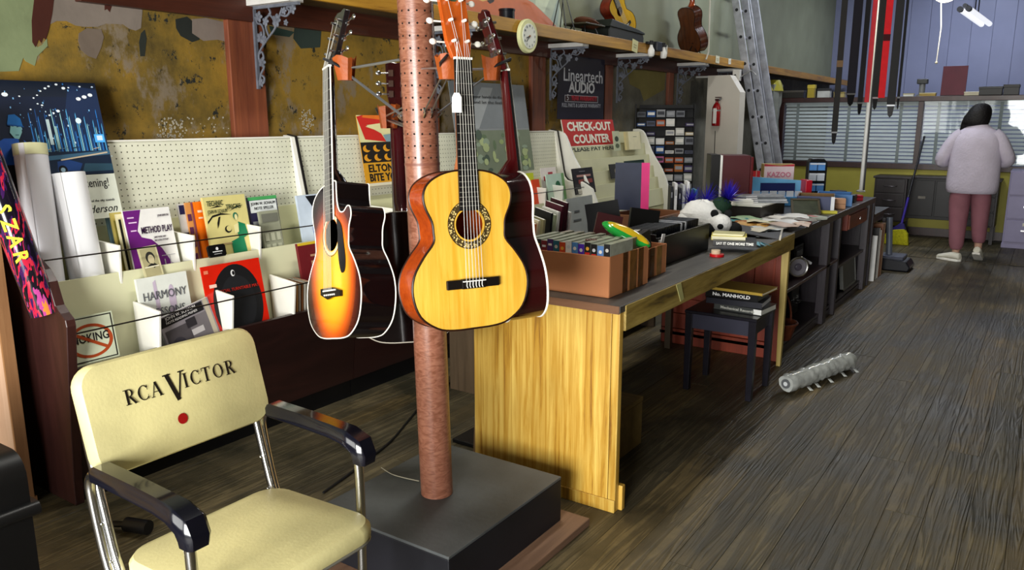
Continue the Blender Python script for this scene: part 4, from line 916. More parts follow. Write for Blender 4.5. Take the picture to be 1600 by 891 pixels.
# plastic-wrapped roll on the floor
a, b = fl(1228, 600, .055), fl(1328, 562, .055); d = b-a; o = thing('wrapped_roll', 'roll wrapped in crumpled clear plastic lying in the aisle', 'roll', (a.x, a.y, 0)); random.seed(4)
mb = MB(); seg = 18; nn = 34; n_ = d.normalized(); s_ = n_.cross(Vector((0, 0, 1))); rings = []
for i in range(nn):
    for k in range(seg):
        th = 2*math.pi*k/seg; r_ = .050+random.uniform(-.004, .004)+.003*math.sin(i*1.9+k)
        if i in (0, nn-1): r_ *= .86
        rings.append(Vector((0, 0, .055))+d*(i/(nn-1))+(s_*math.cos(th)+Vector((0, 0, 1))*math.sin(th))*r_)
fs = [tuple(range(seg)), tuple(range((nn-1)*seg, nn*seg))]
for i in range(nn-1):
    for k in range(seg): fs.append((i*seg+k, i*seg+(k+1) % seg, (i+1)*seg+(k+1) % seg, (i+1)*seg+k))
mb.add(rings, fs, True).build('plastic_wrap', mat('#a7aaa6', .16, 0, .2, 30), o)
MB().tube([Vector((0, 0, .055))-n_*.004, Vector((0, 0, .055))+n_*.01], .026, 16).build('core_end', mat('#5f6163', .2), o); MB().tube([Vector((0, 0, .055))-n_*.006, Vector((0, 0, .055))+n_*.01], .012, 12).build('core_hole', mat('#d5d8da', .3), o)
for k in range(5):
    q = d*(.2+.17*k+.05*math.sin(k*5))-s_*(-.045+.008*math.sin(k*3)); e = MB(); e.add([q+Vector((0, 0, .02)), q+n_*.03+Vector((0, 0, .016)), q+n_*.02+s_*.03+Vector((0, 0, .002)), q+s_*.02+Vector((0, 0, .002)), ], [(0, 1, 2, 3)]); e.build('plastic_flap', mat('#b9bcb8', .2), o)
# ============================================================ old work counter and everything on it
GOLD = wood('#b98a2c', '#e6c566', 2, 42, .4, .1, .08, 26, '#7a4c18'); APR = wood('#8f7630', '#c2a85a', 1, 24, .6, 0, .25, 12, '#4e3c18')
ZT = .80
dk = thing('work_counter', 'long yellow wooden work counter with a grained end panel facing the pillar', 'counter', (-1.215, 2.494, 0))
MB().b2((-.655, 0, .0), (-.036, .026, ZT-.026)).build('end_panel', GOLD, dk, .002)
MB().b2((-.034, 0, .0), (-.003, .03, ZT-.026)).build('end_post', GOLD, dk, .003)
MB().b2((-.655, -.006, .0), (-.003, -.0005, .05)).build('bottom_batten', GOLD, dk, .002)
MB().b2((-.045, .03, .0), (.012, .055, .1)).build('foot_block', GOLD, dk, .003)
MB().b2((-.75, -.012, ZT-.026), (.002, 2.28, ZT)).build('counter_top', wood('#3f3b36', '#57534c', 1, 14, .5, 0, .15, 8), dk, .003)
MB().b2((-.75, -.016, ZT-.028), (-.0, -.012, ZT+.001)).build('end_edge', wood('#5b3a22', '#7a5233', 0, 20, .6), dk)
MB().b2((-.012, .03, ZT-.098), (.006, 2.27, ZT-.003)).build('front_apron', APR, dk, .003)
MB().prism([(-.028, 0), (-.004, 0), (.002, .66), (.002, ZT-.1), (-.04, ZT-.1), (-.04, .66)], 2.18, 2.215, 1).build('leg', wood('#b59a4c', '#d6bf74', 2, 24, .5), dk, .003)
MB().b2((-.74, 2.16, 0), (-.70, 2.2, ZT-.03)).build('leg', wood('#3a2c18', '#4d3c22', 2, 24, .5), dk, .003)
MB().b2((-.7, 2.17, ZT-.12), (-.06, 2.2, ZT-.03)).build('rear_apron', APR, dk)
o = MB().add([(0, 0, 0), (.0, .05, .0), (.0, .09, -.075), (0, .055, -.08), (.002, 0, 0), (.002, .05, 0), (.002, .09, -.075), (.002, .055, -.08)], [(0, 1, 2, 3), (4, 5, 6, 7), (0, 1, 5, 4), (1, 2, 6, 5), (2, 3, 7, 6), (3, 0, 4, 7)]).build('masking_tape', mat('#b4b073', .6), dk); o.location = (.007, .48, ZT-.004)
# big carton
CARD = mat('#b5764c', .75, 0, .1, 5); CARDI = mat('#8a5d3c', .8, 0, .1)
def carton(label, x0, x1, y0, y1, h, tapes=(), th=.005):
    t = thing('cardboard_box', label, 'box', ((x0+x1)/2, (y0+y1)/2, ZT+.001)); w, d = (x1-x0)/2, (y1-y0)/2
    for nm, a, b in (('front_wall', (-w, -d, 0), (w, -d+th, h)), ('rear_wall', (-w, d-th, 0), (w, d, h)), ('side_wall', (-w, -d+th, 0), (-w+th, d-th, h)), ('side_wall', (w-th, -d+th, 0), (w, d-th, h)), ('bottom', (-w+th, -d+th, 0), (w-th, d-th, th))):
        MB().b2(a, b).build(nm, CARD, t, .0015, 1)
    for f, yy0, yy1 in tapes: MB().b2((w, yy0, .0), (w+.0012, yy1, h)).build('packing_tape', mat(f, .22, 0, .3, 30, .3, 30), t)
    return t
carton('large cardboard box full of video cassettes on the counter corner', -1.70, -1.308, 2.578, 2.92, .155, (('#4a2c14', -.06, -.02), ('#6e4a22', .0, .06), ('#5a3818', .075, .12)))
HX = ['#22201f', '#1b1b1d', '#1d1c20', '#7c1f2c', '#4b2a6a', '#1d5f74', '#d0451c', '#ece9e6', '#4e86c4', '#4a1fa0', '#171518', '#151316', '#5a84c0', '#1a1a1c']
GV = 'video cassettes standing in the large cardboard box'
CLR = ['first', 'second', 'third', 'fourth', 'fifth', 'sixth', 'seventh', 'eighth', 'ninth', 'tenth', 'eleventh', 'twelfth', 'thirteenth', 'fourteenth']
CN = ['dark grey', 'black', 'black', 'dark red', 'dark purple', 'teal', 'orange', 'white', 'light blue', 'violet', 'black', 'black', 'blue and white', 'black']
for i, hx in enumerate(HX):
    x = -1.69+i*.0272
    o = MB().b2((0, 0, 0), (.0262, .19, .175)).build('video_cassette', mat('#9a9d8e', .3, 0, .25, 30)); tag(o, '%s video cassette, %s from the left in the front row of the box' % (CN[i], CLR[i]), 'cassette', GV); at(o, (x, 2.586, ZT+.018+.004*((i*5) % 3)))
    MB().b2((.0005, -.001, .0), (.0257, .0, .175)).build('spine_label', pap(hx), o)
    print_on(o, [(('#e8e2da', '#c9c4bc', '#f0b040', '#d8d8dc')[i % 4], el(.0131, .152, .007, .007, 12) if i > 4 else rc(.005, .15, .021, .158)), (('#c8281c' if i in (10, 11, 12) else hx), rc(.003, .128, .023, .138))], -.0016, 'spine_print')
for i in range(7):
    o = MB().b2((0, 0, 0), (.027, .115, .172)).build('video_cassette', mat(('#a3a693', '#b0b3a0', '#90937f')[i % 3], .3, 0, .3, 40)); tag(o, 'video cassette in clear wrap, %s of the rear row in the box' % CLR[i], 'cassette', GV); at(o, (-1.67+i*.05, 2.79, ZT+.018)); MB().b2((.001, .002, .172), (.026, .113, .1735)).build('wrap_film', mat('#9fa293', .12), o)
for i, hx in enumerate(('#1b1b1d', '#23252a', '#18181a', '#4d4a26', '#c9c7be')):
    pass
o = thing('bracelet', 'small brown bead bracelet lying on the cassettes', 'bracelet', (-1.43, 2.66, ZT+.19))
for k in range(9): MB().ball((.018*math.cos(k*.7), .014*math.sin(k*.7), .007), .0075, 8, 6).build('bead', mat('#5b4036', .4), o)
carton('narrow taped cardboard box behind the large one', -1.56, -1.345, 2.945, 3.19, .125, (('#5e3d1e', -.05, -.005), ('#8a6534', .02, .07)))
for i, (hx, nm) in enumerate((('#1a1a1c', 'black'), ('#b81e5a', 'magenta'), ('#c9c7c2', 'white'), ('#2a2a30', 'grey black'))):
    o = MB().b2((0, 0, 0), (.03, .13, .15)).build('cassette_case', pap(hx, .3)); tag(o, '%s plastic case poking out of the narrow box' % nm, 'case', 'cases in the narrow box'); at(o, (-1.53+.042*i, 3.0, ZT+.012+.004*i), (R(8), R(-6), 0)); print_on(o, [('#dddddd', rc(.004, .1, .026, .13))], -.001, 'case_print')
# inflatable style green and yellow oval
p = fl(985, 372, .97); o = thing('plastic_oval', 'green and yellow plastic oval toy leaning on the large box', 'toy', (-1.40, 2.90, .995), (R(10), R(24), R(15)))
MB().ball((0, 0, 0), (.11, .05, .026), 20, 10).build('green_shell', mat('#1f9a3a', .15, coat=.4), o); MB().ball((.004, -.004, .006), (.10, .036, .0245), 20, 10).build('yellow_panel', mat('#c9a81e', .15, coat=.4), o)
# black LP crate with a row of cases
o = thing('record_crate', 'black open record crate with a tilted black front board', 'crate', (-1.52, 3.58, ZT+.001))
for nm, a, b in (('side_board', (.1, -.34, 0), (.11, .3, .135)), ('rear_board', (-.2, .29, 0), (.1, .3, .12)), ('side_board', (-.21, -.34, 0), (-.2, .3, .12)), ('front_board', (-.2, -.34, 0), (.1, -.33, .15)), ('bottom', (-.2, -.33, 0), (.1, .29, .008))):
    MB().b2(a, b).build(nm, mat('#0b0b0d', .4, 0, .2), o, .002, 1)
MB().b2((.1105, -.33, .1), (.113, -.31, .125)).build('label_scrap', PAPER, o)
GC = 'black cases in the record crate'
for i in range(22):
    w_ = i in (13, 15); o = MB().b2((0, 0, 0), (.14, .018, .15)).build('disc_case', mat('#c9cacf' if w_ else '#12131a', .3, 0, .1)); tag(o, ('white disc case among the black ones, %s in the record crate' % ('nearer' if i == 13 else 'farther')) if w_ else 'black disc case, %s from the near end of the record crate row' % ORD[i], 'case', GC); at(o, (-1.6, 3.27+i*.026, ZT+.012), (R(-9), 0, 0))
    MB().b2((.002, .002, .15), (.138, .016, .1508)).build('case_edge', mat('#8d9097', .3), o)
o = MB().b2((0, 0, 0), (.004, .03, .16)).build('white_strip', mat('#e4e4e4', .4)); o.name = 'plastic_sleeve'; tag(o, 'thin white plastic sleeve standing at the crate corner', 'sleeve'); at(o, (-1.40, 3.205, ZT+.002), (R(-6), R(6), 0))
# books and folders behind the boxes
def blk(name, label, cat, loc, dim, rot, cover, page='#e6e0d0', group=None, prints=(), sub='pages', spine=True):
    """closed book: cover boards, spine and a page block; local front cover faces -Y"""
    w, t, h = dim; o = thing(name, label, cat, loc, [R(a) for a in rot], group)
    c = mat(cover, .35, 0, .12, 12)
    MB().b2((0, 0, 0), (w, .003, h)).build('front_cover', c, o); MB().b2((0, t-.003, 0), (w, t, h)).build('back_cover', c, o)
    if spine: MB().b2((-.003, 0, 0), (0, t, h)).build('spine', c, o)
    MB().b2((.0, .0035, .004), (w-.006, t-.0035, h-.004)).build(sub, pap(page), o)
    if prints: print_on(o, [(a, [(x*w, z*h) for x, z in b]) for a, b in prints], -.001)
    return o
o = thing('storage_box', 'low dark storage box under the leaning folders', 'box', (-1.74, 3.42, ZT)); MB().b2((-.16, -.3, 0), (.12, .16, .055)).build('box_body', mat('#2a211c', .5), o, .003); MB().b2((-.163, -.303, .055), (.123, .163, .068)).build('lid', mat('#33281f', .5), o, .003)
b = blk('ledger_book', 'thick maroon book leaning on the black folder', 'book', (-1.70, 3.16, .872), (.115, .035, .175), (-14, 12, 32), '#4a1f22', '#e8e4d8', prints=[('#6a4a42', rc(.5, .1, .8, .2))])
blk('folder', 'black folder with white pages standing behind the maroon book', 'folder', (-1.83, 3.40, .869), (.16, .045, .18), (-12, -10, 30), '#08080b', '#cfd2cc')
blk('folder', 'dark grey flat folder propped behind the green oval', 'folder', (-1.66, 3.46, .869), (.14, .03, .17), (-8, 8, 40), '#0b0c0d', '#161514')
o, w, h = bk('white_booklet', 'pale grey booklet with a small dark standing figure', (885, 311), (925, 309), .642, -2.35, 6, .006, '#c5cdcc', prints=[('#23262a', el(.8, .44, .08, .24)), ('#23262a', el(.78, .72, .06, .08)), ('#6d7478', rc(.2, .6, .5, .63)), ('#6d7478', rc(.25, .75, .45, .78)), ('#6d7478', rc(.2, .2, .55, .23))])
def base(o_, label): return o_
# a low rack holds the booklets behind the counter
rk = thing('book_rack', 'low wooden book rack standing between counter and bins', 'rack', (-2.45, 4.2, 0)); 
MB().b2((-.16, -.95, .62), (.22, .95, .64)).build('rack_shelf', wood('#4a3a26', '#63503a', 1, 18), rk); 
for y in (-.94, .91): MB().b2((-.16, y, 0), (.22, y+.03, .70)).build('rack_side', wood('#4a3a26', '#63503a', 2, 18), rk)
MB().b2((-.16, -.91, .3), (.2, .91, .315)).build('rack_step', wood('#4a3a26', '#63503a', 1, 18), rk)
GR = 'thin books in the low rack'
for i, (u, hx, hh, nm) in enumerate(((826, '#e9e2d2', .17, 'cream'), (832, '#c9622c', .18, 'orange'), (838, '#d8cfae', .19, 'tan'), (846, '#a8a27c', .19, 'olive patterned'), (857, '#15161a', .21, 'black'), (863, '#b8c4a0', .2, 'pale green'), (868, '#e6e6e0', .21, 'white'), (873, '#4a1626', .23, 'dark wine'), (880, '#38101e', .24, 'deep wine'), (886, '#efefe9', .2, 'ivory'))):
    p = wx(u, 352, -2.3); o = MB().b2((0, 0, 0), (.15, .014, hh*1.45)).build('thin_book', pap(hx)); tag(o, '%s thin book edge-on in the low rack behind the carton' % nm, 'book', GR); at(o, (-2.30, p.y, .641), (0, R(-8), R(160))); MB().b2((.002, .002, hh*1.45), (.148, .012, hh*1.45+.001)).build('page_edge', PAPER, o)
# big navy and pink book upright on a box
o = thing('wooden_tray', 'brown wooden tray box under the navy and pink book', 'tray', (-1.93, 4.28, ZT))
for nm, a, b2_ in (('front_wall', (-.16, -.2, 0), (.16, -.185, .12)), ('rear_wall', (-.16, .185, 0), (.16, .2, .12)), ('side_wall', (-.16, -.185, 0), (-.145, .185, .12)), ('side_wall', (.145, -.185, 0), (.16, .185, .12)), ('bottom', (-.145, -.185, 0), (.145, .185, .01))): MB().b2(a, b2_).build(nm, wood('#6b3d1e', '#8f5a30', 0, 18), o, .002, 1)
blk('large_book', 'large navy book with a bright pink spine standing upright', 'book', (-2.105, 4.2, .93), (.195, .03, .275), (-4, 0, 28), '#343a50', prints=[('#e83a86', rc(.76, 0, 1, 1))])
GK = 'row of books beyond the pink spine'
for i, (hx, hh, nm) in enumerate((('#23242a', .17, 'charcoal'), ('#e8e8ea', .19, 'white'), ('#15161a', .16, 'black'), ('#b9bcc0', .18, 'grey'), ('#f0f0ee', .2, 'bright white'), ('#2c4a6a', .15, 'navy'), ('#3f7f96', .15, 'teal'))):
    o = MB().b2((0, 0, 0), (.016, .13, hh)).build('upright_book', pap(hx)); tag(o, '%s upright book in the row beyond the pink spine' % nm, 'book', GK); p = fl(1047+i*6.3, 321, .93); at(o, (p.x, p.y, .875), (0, 0, R(30))); print_on(o, [('#8d8f96', rc(.004, hh*.6, .012, hh*.8))], -.001, 'spine_print'); 
o = thing('paper_stack', 'stack of papers and a grey box carrying the upright books', 'box', (-1.83, 4.62, ZT)); MB().b2((-.12, -.16, 0), (.2, .14, .05)).b2((-.11, -.15, .05), (.19, .13, .073)).build('box_body', mat('#5f625c', .6), o, .002)
# plush toy with blue tinsel
o = thing('plush_toy', 'white and black plush toy on the counter with blue tinsel', 'plush', (-1.63, 4.42, ZT)); o.scale = (1.3, 1.3, 1.3); random.seed(8)
FUR = mat('#f4f4f2', .9, 0, .05, 30, .6, 90); FURB = mat('#101214', .9, 0, .1, 30, .6, 90); GRN = mat('#12301f', .8, 0, .2, 30, .5, 60)
MB().ball((-.02, 0, .075), (.1, .085, .075), 20, 12, None, .07).ball((-.07, -.03, .05), (.06, .06, .05), 14, 9, None, .03).build('body', FUR, o); MB().ball((.085, -.05, .055), (.05, .045, .045), 16, 10, None, .02).build('head', FUR, o)
MB().ball((.10, -.092, .05), (.014, .01, .012)).build('nose', FURB, o)
for q in ((.06, -.06, .1), (.11, -.03, .1)): MB().ball(q, (.018, .012, .018)).build('ear', FURB, o)
MB().ball((.05, -.075, .03), (.03, .028, .03)).build('paw', FURB, o); MB().ball((.145, -.03, .035), (.03, .028, .03)).build('paw', FURB, o)
MB().ball((.06, .02, .13), (.045, .04, .036), 12, 8, None, .1).build('green_pompom', GRN, o)
tn = MB()
for cx, cy, cz, n_ in ((-.1, .05, .13, 110), (-.02, .05, .14, 90), (.08, .04, .155, 220)):
    for k in range(n_):
        a, e = random.uniform(0, 6.28), random.uniform(-.2, 1.5); d = Vector((math.cos(a)*math.cos(e), math.sin(a)*math.cos(e), math.sin(e))); q = Vector((cx, cy, cz)); s = d.cross(Vector((.3, .5, .8))).normalized()*.003
        tn.add([q-s, q+s, q+d*random.uniform(.05, .1)], [(0, 1, 2)])
tn = tn.build('blue_tinsel', mat('#2a1fa8', .3, .2, .3), o); tn['kind'] = 'stuff'
# stack of books, fan, tape, papers near the counter edge
blk('flat_book', 'black book lying flat with a white spine title', 'book', (-1.42, 3.97, ZT+.03), (.21, .028, .15), (90, 0, 20), '#0f1013', '#d8d8d0', spine=False)
q = bpy.data.objects['flat_book']; t_ = thing('x', '', '') if False else None
MB().b2((0, 0, .15), (.21, .028, .153)).build('spine', mat('#0f1013', .3), q)
text('SAY IT ONE MORE TIME', .018, PAPER, q, .105, .1542, .008, fit=.18, bold=.0006).rotation_euler = (R(-90), 0, 0)
blk('flat_book', 'yellow book lying on the black one', 'book', (-1.43, 3.99, ZT+.054), (.17, .022, .13), (90, 0, 18), '#c8b944', '#e9e4c4'); blk('flat_book', 'cream topmost book of the small flat stack', 'book', (-1.42, 4.0, ZT+.07), (.15, .014, .12), (90, 0, 15), '#d9d39a', '#efeccf')
o = thing('paper_fan', 'light blue paper fan spread on the counter edge', 'fan', (-1.25, 4.22, ZT+.002), (0, R(0), R(200)))
for k in range(9):
    a0, a1 = R(-10+14*k), R(4+14*k); MB().add([(.02*math.cos(a0), .02*math.sin(a0), .012), (.02*math.cos(a1), .02*math.sin(a1), .004), (.13*math.cos(a1), .13*math.sin(a1), .004), (.13*math.cos(a0), .13*math.sin(a0), .016), ], [(0, 1, 2, 3)]).build('fan_leaf', mat('#5fb0c4', .4, 0, .15), o)
p = fl(1120, 401, ZT); o = thing('tape_roll', 'red tape roll with a cream roll on top by the counter edge', 'tape', (p.x, p.y, ZT+.001)); MB().lathe([(.012, 0), (.034, 0), (.034, .012), (.012, .012)], 20).build('red_roll', mat('#c4151c', .3), o); MB().lathe([(.01, .012), (.022, .012), (.022, .03), (.01, .03)], 18, (-.008, .006, 0)).build('cream_roll', mat('#d8c0a0', .5), o)
random.seed(21)
PC = [('#e9e8e2', 'white'), ('#c3d0d6', 'pale blue'), ('#b5702e', 'orange printed'), ('#a9c6a0', 'pale green'), ('#e0d9b4', 'cream'), ('#cfd2d2', 'light grey'), ('#efe9e0', 'ivory'), ('#3f8f92', 'teal'), ('#d9a64e', 'amber printed'), ('#e4e4e4', 'pale grey'), ('#8f8a80', 'grey newsprint'), ('#f2f0ec', 'bright white'), ('#dfe6ea', 'icy blue'), ('#e8dfc8', 'buff'), ('#c9b0a0', 'pinkish'), ('#f4f4f2', 'snow white'), ('#b8c9c0', 'mint'), ('#e0c4b0', 'peach')]
for i, (hx, nm) in enumerate(PC):
    uu = ((1150, 364), (1180, 360), (1168, 350), (1160, 342), (1190, 348), (1205, 354), (1215, 342), (1150, 346), (1178, 352), (1228, 348), (1250, 345), (1236, 338), (1196, 357), (1172, 358), (1222, 353), (1205, 345), (1140, 352), (1242, 350))[i]
    p = fl(*uu, ZT+.005+.004*(i % 5)); w, d = random.uniform(.16, .24), random.uniform(.14, .22); mb = MB(); n = 5; vs = []; ph = random.random()*6
    for a in range(n):
        for b_ in range(n): vs.append((-w/2+w*a/(n-1), -d/2+d*b_/(n-1), .006+.006*math.sin(a*1.7+ph)+.005*math.cos(b_*1.9+ph)))
    for a in range(n-1):
        for b_ in range(n-1): mb.add([], [])
    fs = [(a*n+b_, a*n+b_+1, (a+1)*n+b_+1, (a+1)*n+b_) for a in range(n-1) for b_ in range(n-1)]
    mb.add(vs, fs, True); mb.add([(x, y, z-.0012) for x, y, z in vs], [tuple(reversed(f)) for f in fs], True)
    o = mb.build('paper_sheet', pap(hx, .4)); tag(o, '%s sheet in the heap of papers on the counter' % nm, 'paper', 'loose papers on the counter'); at(o, p, (0, 0, random.uniform(-.7, .7)))
p = fl(1213, 368, ZT); o = thing('music_stand', 'dark folded music stand desk lying on the counter corner', 'stand', (-1.36, 4.56, ZT+.012), (0, R(8), R(14)))
MB().b2((-.12, -.16, 0), (.12, .16, .006)).build('desk_plate', mat('#2b2524', .35), o, .002); MB().b2((.115, -.16, .0), (.125, .16, .03)).build('ledge', mat('#b9b3a4', .4), o); MB().cyl((0, -.1, -.012), (0, .12, -.006), .008).build('pole_stub', STEEL, o)
# step under the counter
o = thing('step_block', 'small wooden step under the counter by the end panel', 'step', (-1.56, 3.05, 0)); W3 = wood('#6b5428', '#86703c', 0, 18)
MB().b2((-.2, -.12, .2), (.14, .12, .222)).build('tread', W3, o, .003)
for x in (-.19, .12): MB().b2((x, -.11, 0), (x+.02, .11, .2)).build('side_board', W3, o)
# black stool with books
o = thing('black_stool', 'black square stool under the counter carrying books', 'stool', (-1.36, 4.135, 0)); BK = mat('#14121a', .28, 0, .25, 10); BE = mat('#1a1620', .3, 0, .2)
MB().b2((-.195, -.17, .43), (.195, .17, .448)).build('seat', BK, o, .004); MB().b2((-.165, -.158, .35), (.165, -.142, .43)).build('apron', mat('#2b2b38', .35, 0, .15), o); MB().b2((-.165, .142, .35), (.165, .158, .43)).build('apron', BE, o)
for x in (-.165, .165): MB().b2((x-.008, -.14, .35), (x+.008, .14, .43)).build('apron', BE, o)
for x in (-.172, .172):
    for y in (-.147, .147): MB().prism([(x-.02, .43), (x+.02, .43), (x+.015, 0), (x-.015, 0)], y-.018, y+.018, 1).build('leg', BK, o, .002)
def flat(label, dim, loc, rz, cover, page, ttl=None, tcol='#e8e8e8', cat='book', ring=False):
    w, d, h = dim; t = thing('stacked_book', label, cat, loc, (0, 0, R(rz)), 'books stacked on the black stool'); c = mat(cover, .3, 0, .1)
    MB().b2((-w/2, -d/2, 0), (w/2, d/2, .003)).build('back_cover', c, t); MB().b2((-w/2, -d/2, h-.003), (w/2, d/2, h)).build('front_cover', c, t); MB().b2((-w/2+.003, -d/2, .003), (w/2-.003, -d/2+.003, h-.003)).build('spine', c, t); MB().b2((-w/2+.004, -d/2+.004, .003), (w/2-.004, d/2-.004, h-.003)).build('pages', pap(page), t)
    if ttl: text(ttl, h*.62, pap(tcol), t, 0, h*.28, -d/2-.001, fit=w*.7, bold=.0006)
    return t
flat('grey book lowest on the stool with a white spine label', (.27, .2, .032), (-1.29, 4.16, .449), -6, '#3b3d3c', '#bdbdb4', 'Mechanical Records', '#a8a8a0')
print_on(bpy.data.objects['stacked_book'], [('#dfe0dc', rc(.09, .003, .133, .03))], -.1012)
flat('silver ring-bound book with loose pages on the stool', (.3, .22, .03), (-1.33, 4.17, .482), 4, '#1a1b24', '#d8d8dc')
flat('black book with white block letters on the stool stack', (.29, .2, .04), (-1.34, 4.17, .513), 0, '#0c0c0e', '#55554f', 'No. MANHOLD', '#e6e6e6')
flat('thin yellow patterned music book topmost on the stool', (.3, .22, .014), (-1.31, 4.17, .554), -4, '#a58a3a', '#ece8dc')
# ============================================================ dark shelf counter farther back
DB = wood('#1c1214', '#33222a', 2, 16, .32, 0, .05, 10); DBT = wood('#17120f', '#28211d', 1, 14, .35, 0, .05, 8); RDP = wood('#742a18', '#983f28', 2, 18, .4, 0, .15, 10)
Y0, Y1, ZS = 4.80, 7.55, .785
sc_ = thing('shelf_counter', 'dark brown open shelf counter behind the yellow one', 'counter', (-1.25, Y0, 0))
L = Y1-Y0
MB().b2((-.8, 0, ZS-.045), (0, L, ZS-.0)).build('counter_top', DBT, sc_, .003)
MB().b2((-.8, .0, .06), (-.03, L, .08)).build('bottom_shelf', DB, sc_); MB().b2((-.72, .03, .415), (-.0, 1.38, .435)).build('middle_shelf', wood('#35161a', '#4a2026', 1, 14, .3), sc_, .002)
MB().b2((-.72, 1.441, .335), (-.02, 2.7, .355)).build('middle_shelf', DB, sc_, .002); MB().b2((-.8, .02, 0), (-.78, L, ZS-.045)).build('back_panel', DB, sc_)
for y, w in ((1.05, .1), (1.4, .04), (2.5, .1), (2.71, .04)): MB().b2((-.06 if w > .05 else -.78, y, .0), (-.0, y+w, ZS-.045)).build('upright', wood('#1a121a', '#2b1f2b', 2, 14, .4), sc_, .003)
MB().b2((-.08, 1.15, .0), (-.03, 2.6, .05)).build('plinth', DB, sc_)
MB().b2((-.05, .03, .0), (-.03, 1.05, .055)).build('plinth', DB, sc_)
for k in range(5): MB().b2((-.79+.15*k, .0, .31), (-.79+.15*k+.146, .018, ZS-.05)).build('end_plank', RDP, sc_, .002, 1)
for k, z in enumerate((.0, .105, .21)): MB().b2((-.79, .0-.0, z), (-.05, .018, z+.1)).build('end_plank', RDP, sc_, .002, 1)
MB().b2((-.79, -.01, .295), (-.05, .0, .31)).build('end_rail', RDP, sc_)
MB().b2((-.06, -.04, .0), (-.0, .0, ZS-.06)).build('end_post', RDP, sc_, .003)
# contents of the open shelves
o = thing('chrome_headlamp', 'round chrome-rimmed lamp resting on the middle shelf', 'lamp', (-1.30, 5.25, .436)); o.scale = (1.25, 1.25, 1.25); MB().tube([(0, .0, .06), (0, .05, .06)], [.058, .045], 24).build('lamp_shell', mat('#26262a', .3, .6), o)
mb = MB(); mb.tube([(.05*math.cos(a*.262), -.002, .06+.05*math.sin(a*.262)) for a in range(24)], .008, 8, closed=True); mb.build('chrome_rim', CHROME, o)
MB().tube([(0, -.002, .06), (0, .004, .06)], .044, 24).build('lens', mat('#8d8a94', .2, .3), o); MB().ball((0, -.005, .06), (.02, .008, .02)).build('hub', mat('#55505c', .3), o); o.rotation_euler = (0, 0, R(38))
MB().tube([(.05, .03, .09), (.09, .05, .07)], .008, 8).build('bracket_arm', mat('#c9c9cc', .3), o)
def radio(label, loc, dim, face, knobs, cat='radio', body='#141416'):
    w, d, h = dim; t = thing('amplifier', label, cat, loc, (0, 0, R(90))); MB().b2((-w/2, 0, 0), (w/2, d, h)).build('cabinet', mat(body, .35, 0, .15), t, .004); MB().b2((-w/2+.015, -.004, .02), (w/2-.015, 0, h-.02)).build('face_plate', mat(face, .35), t, .002)
    for k in range(knobs): MB().cyl((-w*.3+w*.6*k/max(knobs-1, 1), -.02, h*.3), (-w*.3+w*.6*k/max(knobs-1, 1), -.003, h*.3), .012).build('knob', mat('#3a3a3e', .3), t)
    MB().b2((-w*.34, -.006, h*.52), (w*.34, -.0045, h*.78)).build('dial', mat('#4d5052', .25), t); return t
radio('grey radio standing on the middle shelf behind the lamp', (-1.48, 5.42, .436), (.26, .2, .2), '#3a3d3e', 3); radio('black amplifier on the middle shelf near the purple upright', (-1.4, 5.66, .436), (.22, .2, .16), '#17171a', 2)
o = thing('wicker_basket', 'brown basket with a tall handle on the bottom shelf', 'basket', (-1.34, 5.02, .081)); WK = mat('#5e2c16', .6, 0, .3, 50, .5, 120); MB().lathe([(.085, 0), (.115, .1), (.12, .105), (.108, .105), (.08, .008)], 20).build('bowl', WK, o)
MB().tube([(.11*math.cos(a*.262), 0, .1+.2*math.sin(a*.262)) for a in range(13)], .007, 6).build('handle', WK, o); MB().tube([(.118*math.cos(a*.314), .118*math.sin(a*.314), .104) for a in range(20)], .008, 6, closed=True).build('rim', WK, o); o.rotation_euler = (0, 0, R(60))
def case(name, label, loc, dim, col, rz=0, cat='case', hand=True):
    w, d, h = dim; t = thing(name, label, cat, loc, (0, 0, R(90+rz))); m = mat(col, .35, 0, .2, 10)
    MB().b2((-w/2, 0, 0), (w/2, d, h*.6)).build('case_body', m, t, .006); MB().b2((-w/2, 0, h*.6+.003), (w/2, d, h)).build('lid', m, t, .006)
    for s in (-.3, .3): MB().b2((s*w-.012, -.006, h*.54), (s*w+.012, 0, h*.68)).build('latch', CHROME, t)
    if hand: MB().tube([(-.05, 0, h*.45), (-.05, -.025, h*.45), (.05, -.025, h*.45), (.05, 0, h*.45)], .006, 6).build('handle', mat('#1a1414', .4), t)
    return t
case('instrument_case', 'brown instrument case lying on the bottom shelf', (-1.45, 5.42, .081), (.36, .22, .13), '#5a2818'); case('instrument_case', 'dark red case stacked on the brown case', (-1.45, 5.44, .213), (.3, .2, .09), '#642020')
case('instrument_case', 'small black case at the end of the bottom shelf', (-1.42, 5.73, .081), (.2, .2, .2), '#121013')
case('record_player', 'dark brown record player case in the middle bay', (-1.36, 6.45, .36), (.42, .25, .24), '#42201a', cat='player'); 
o = thing('framed_screen', 'grey framed screen leaning in the second bay', 'frame', (-1.3, 6.98, .082), (R(-6), 0, R(90))); MB().b2((-.24, 0, 0), (.24, .02, .22)).build('panel', mat('#4a4d4c', .4, 0, .15), o)
for a, b_ in (((-.25, -.006, 0), (-.235, .022, .23)), ((.235, -.006, 0), (.25, .022, .23)), ((-.25, -.006, .22), (.25, .022, .235)), ((-.25, -.006, 0), (.25, .022, .015))): MB().b2(a, b_).build('frame_bar', mat('#6b6c68', .4), o)
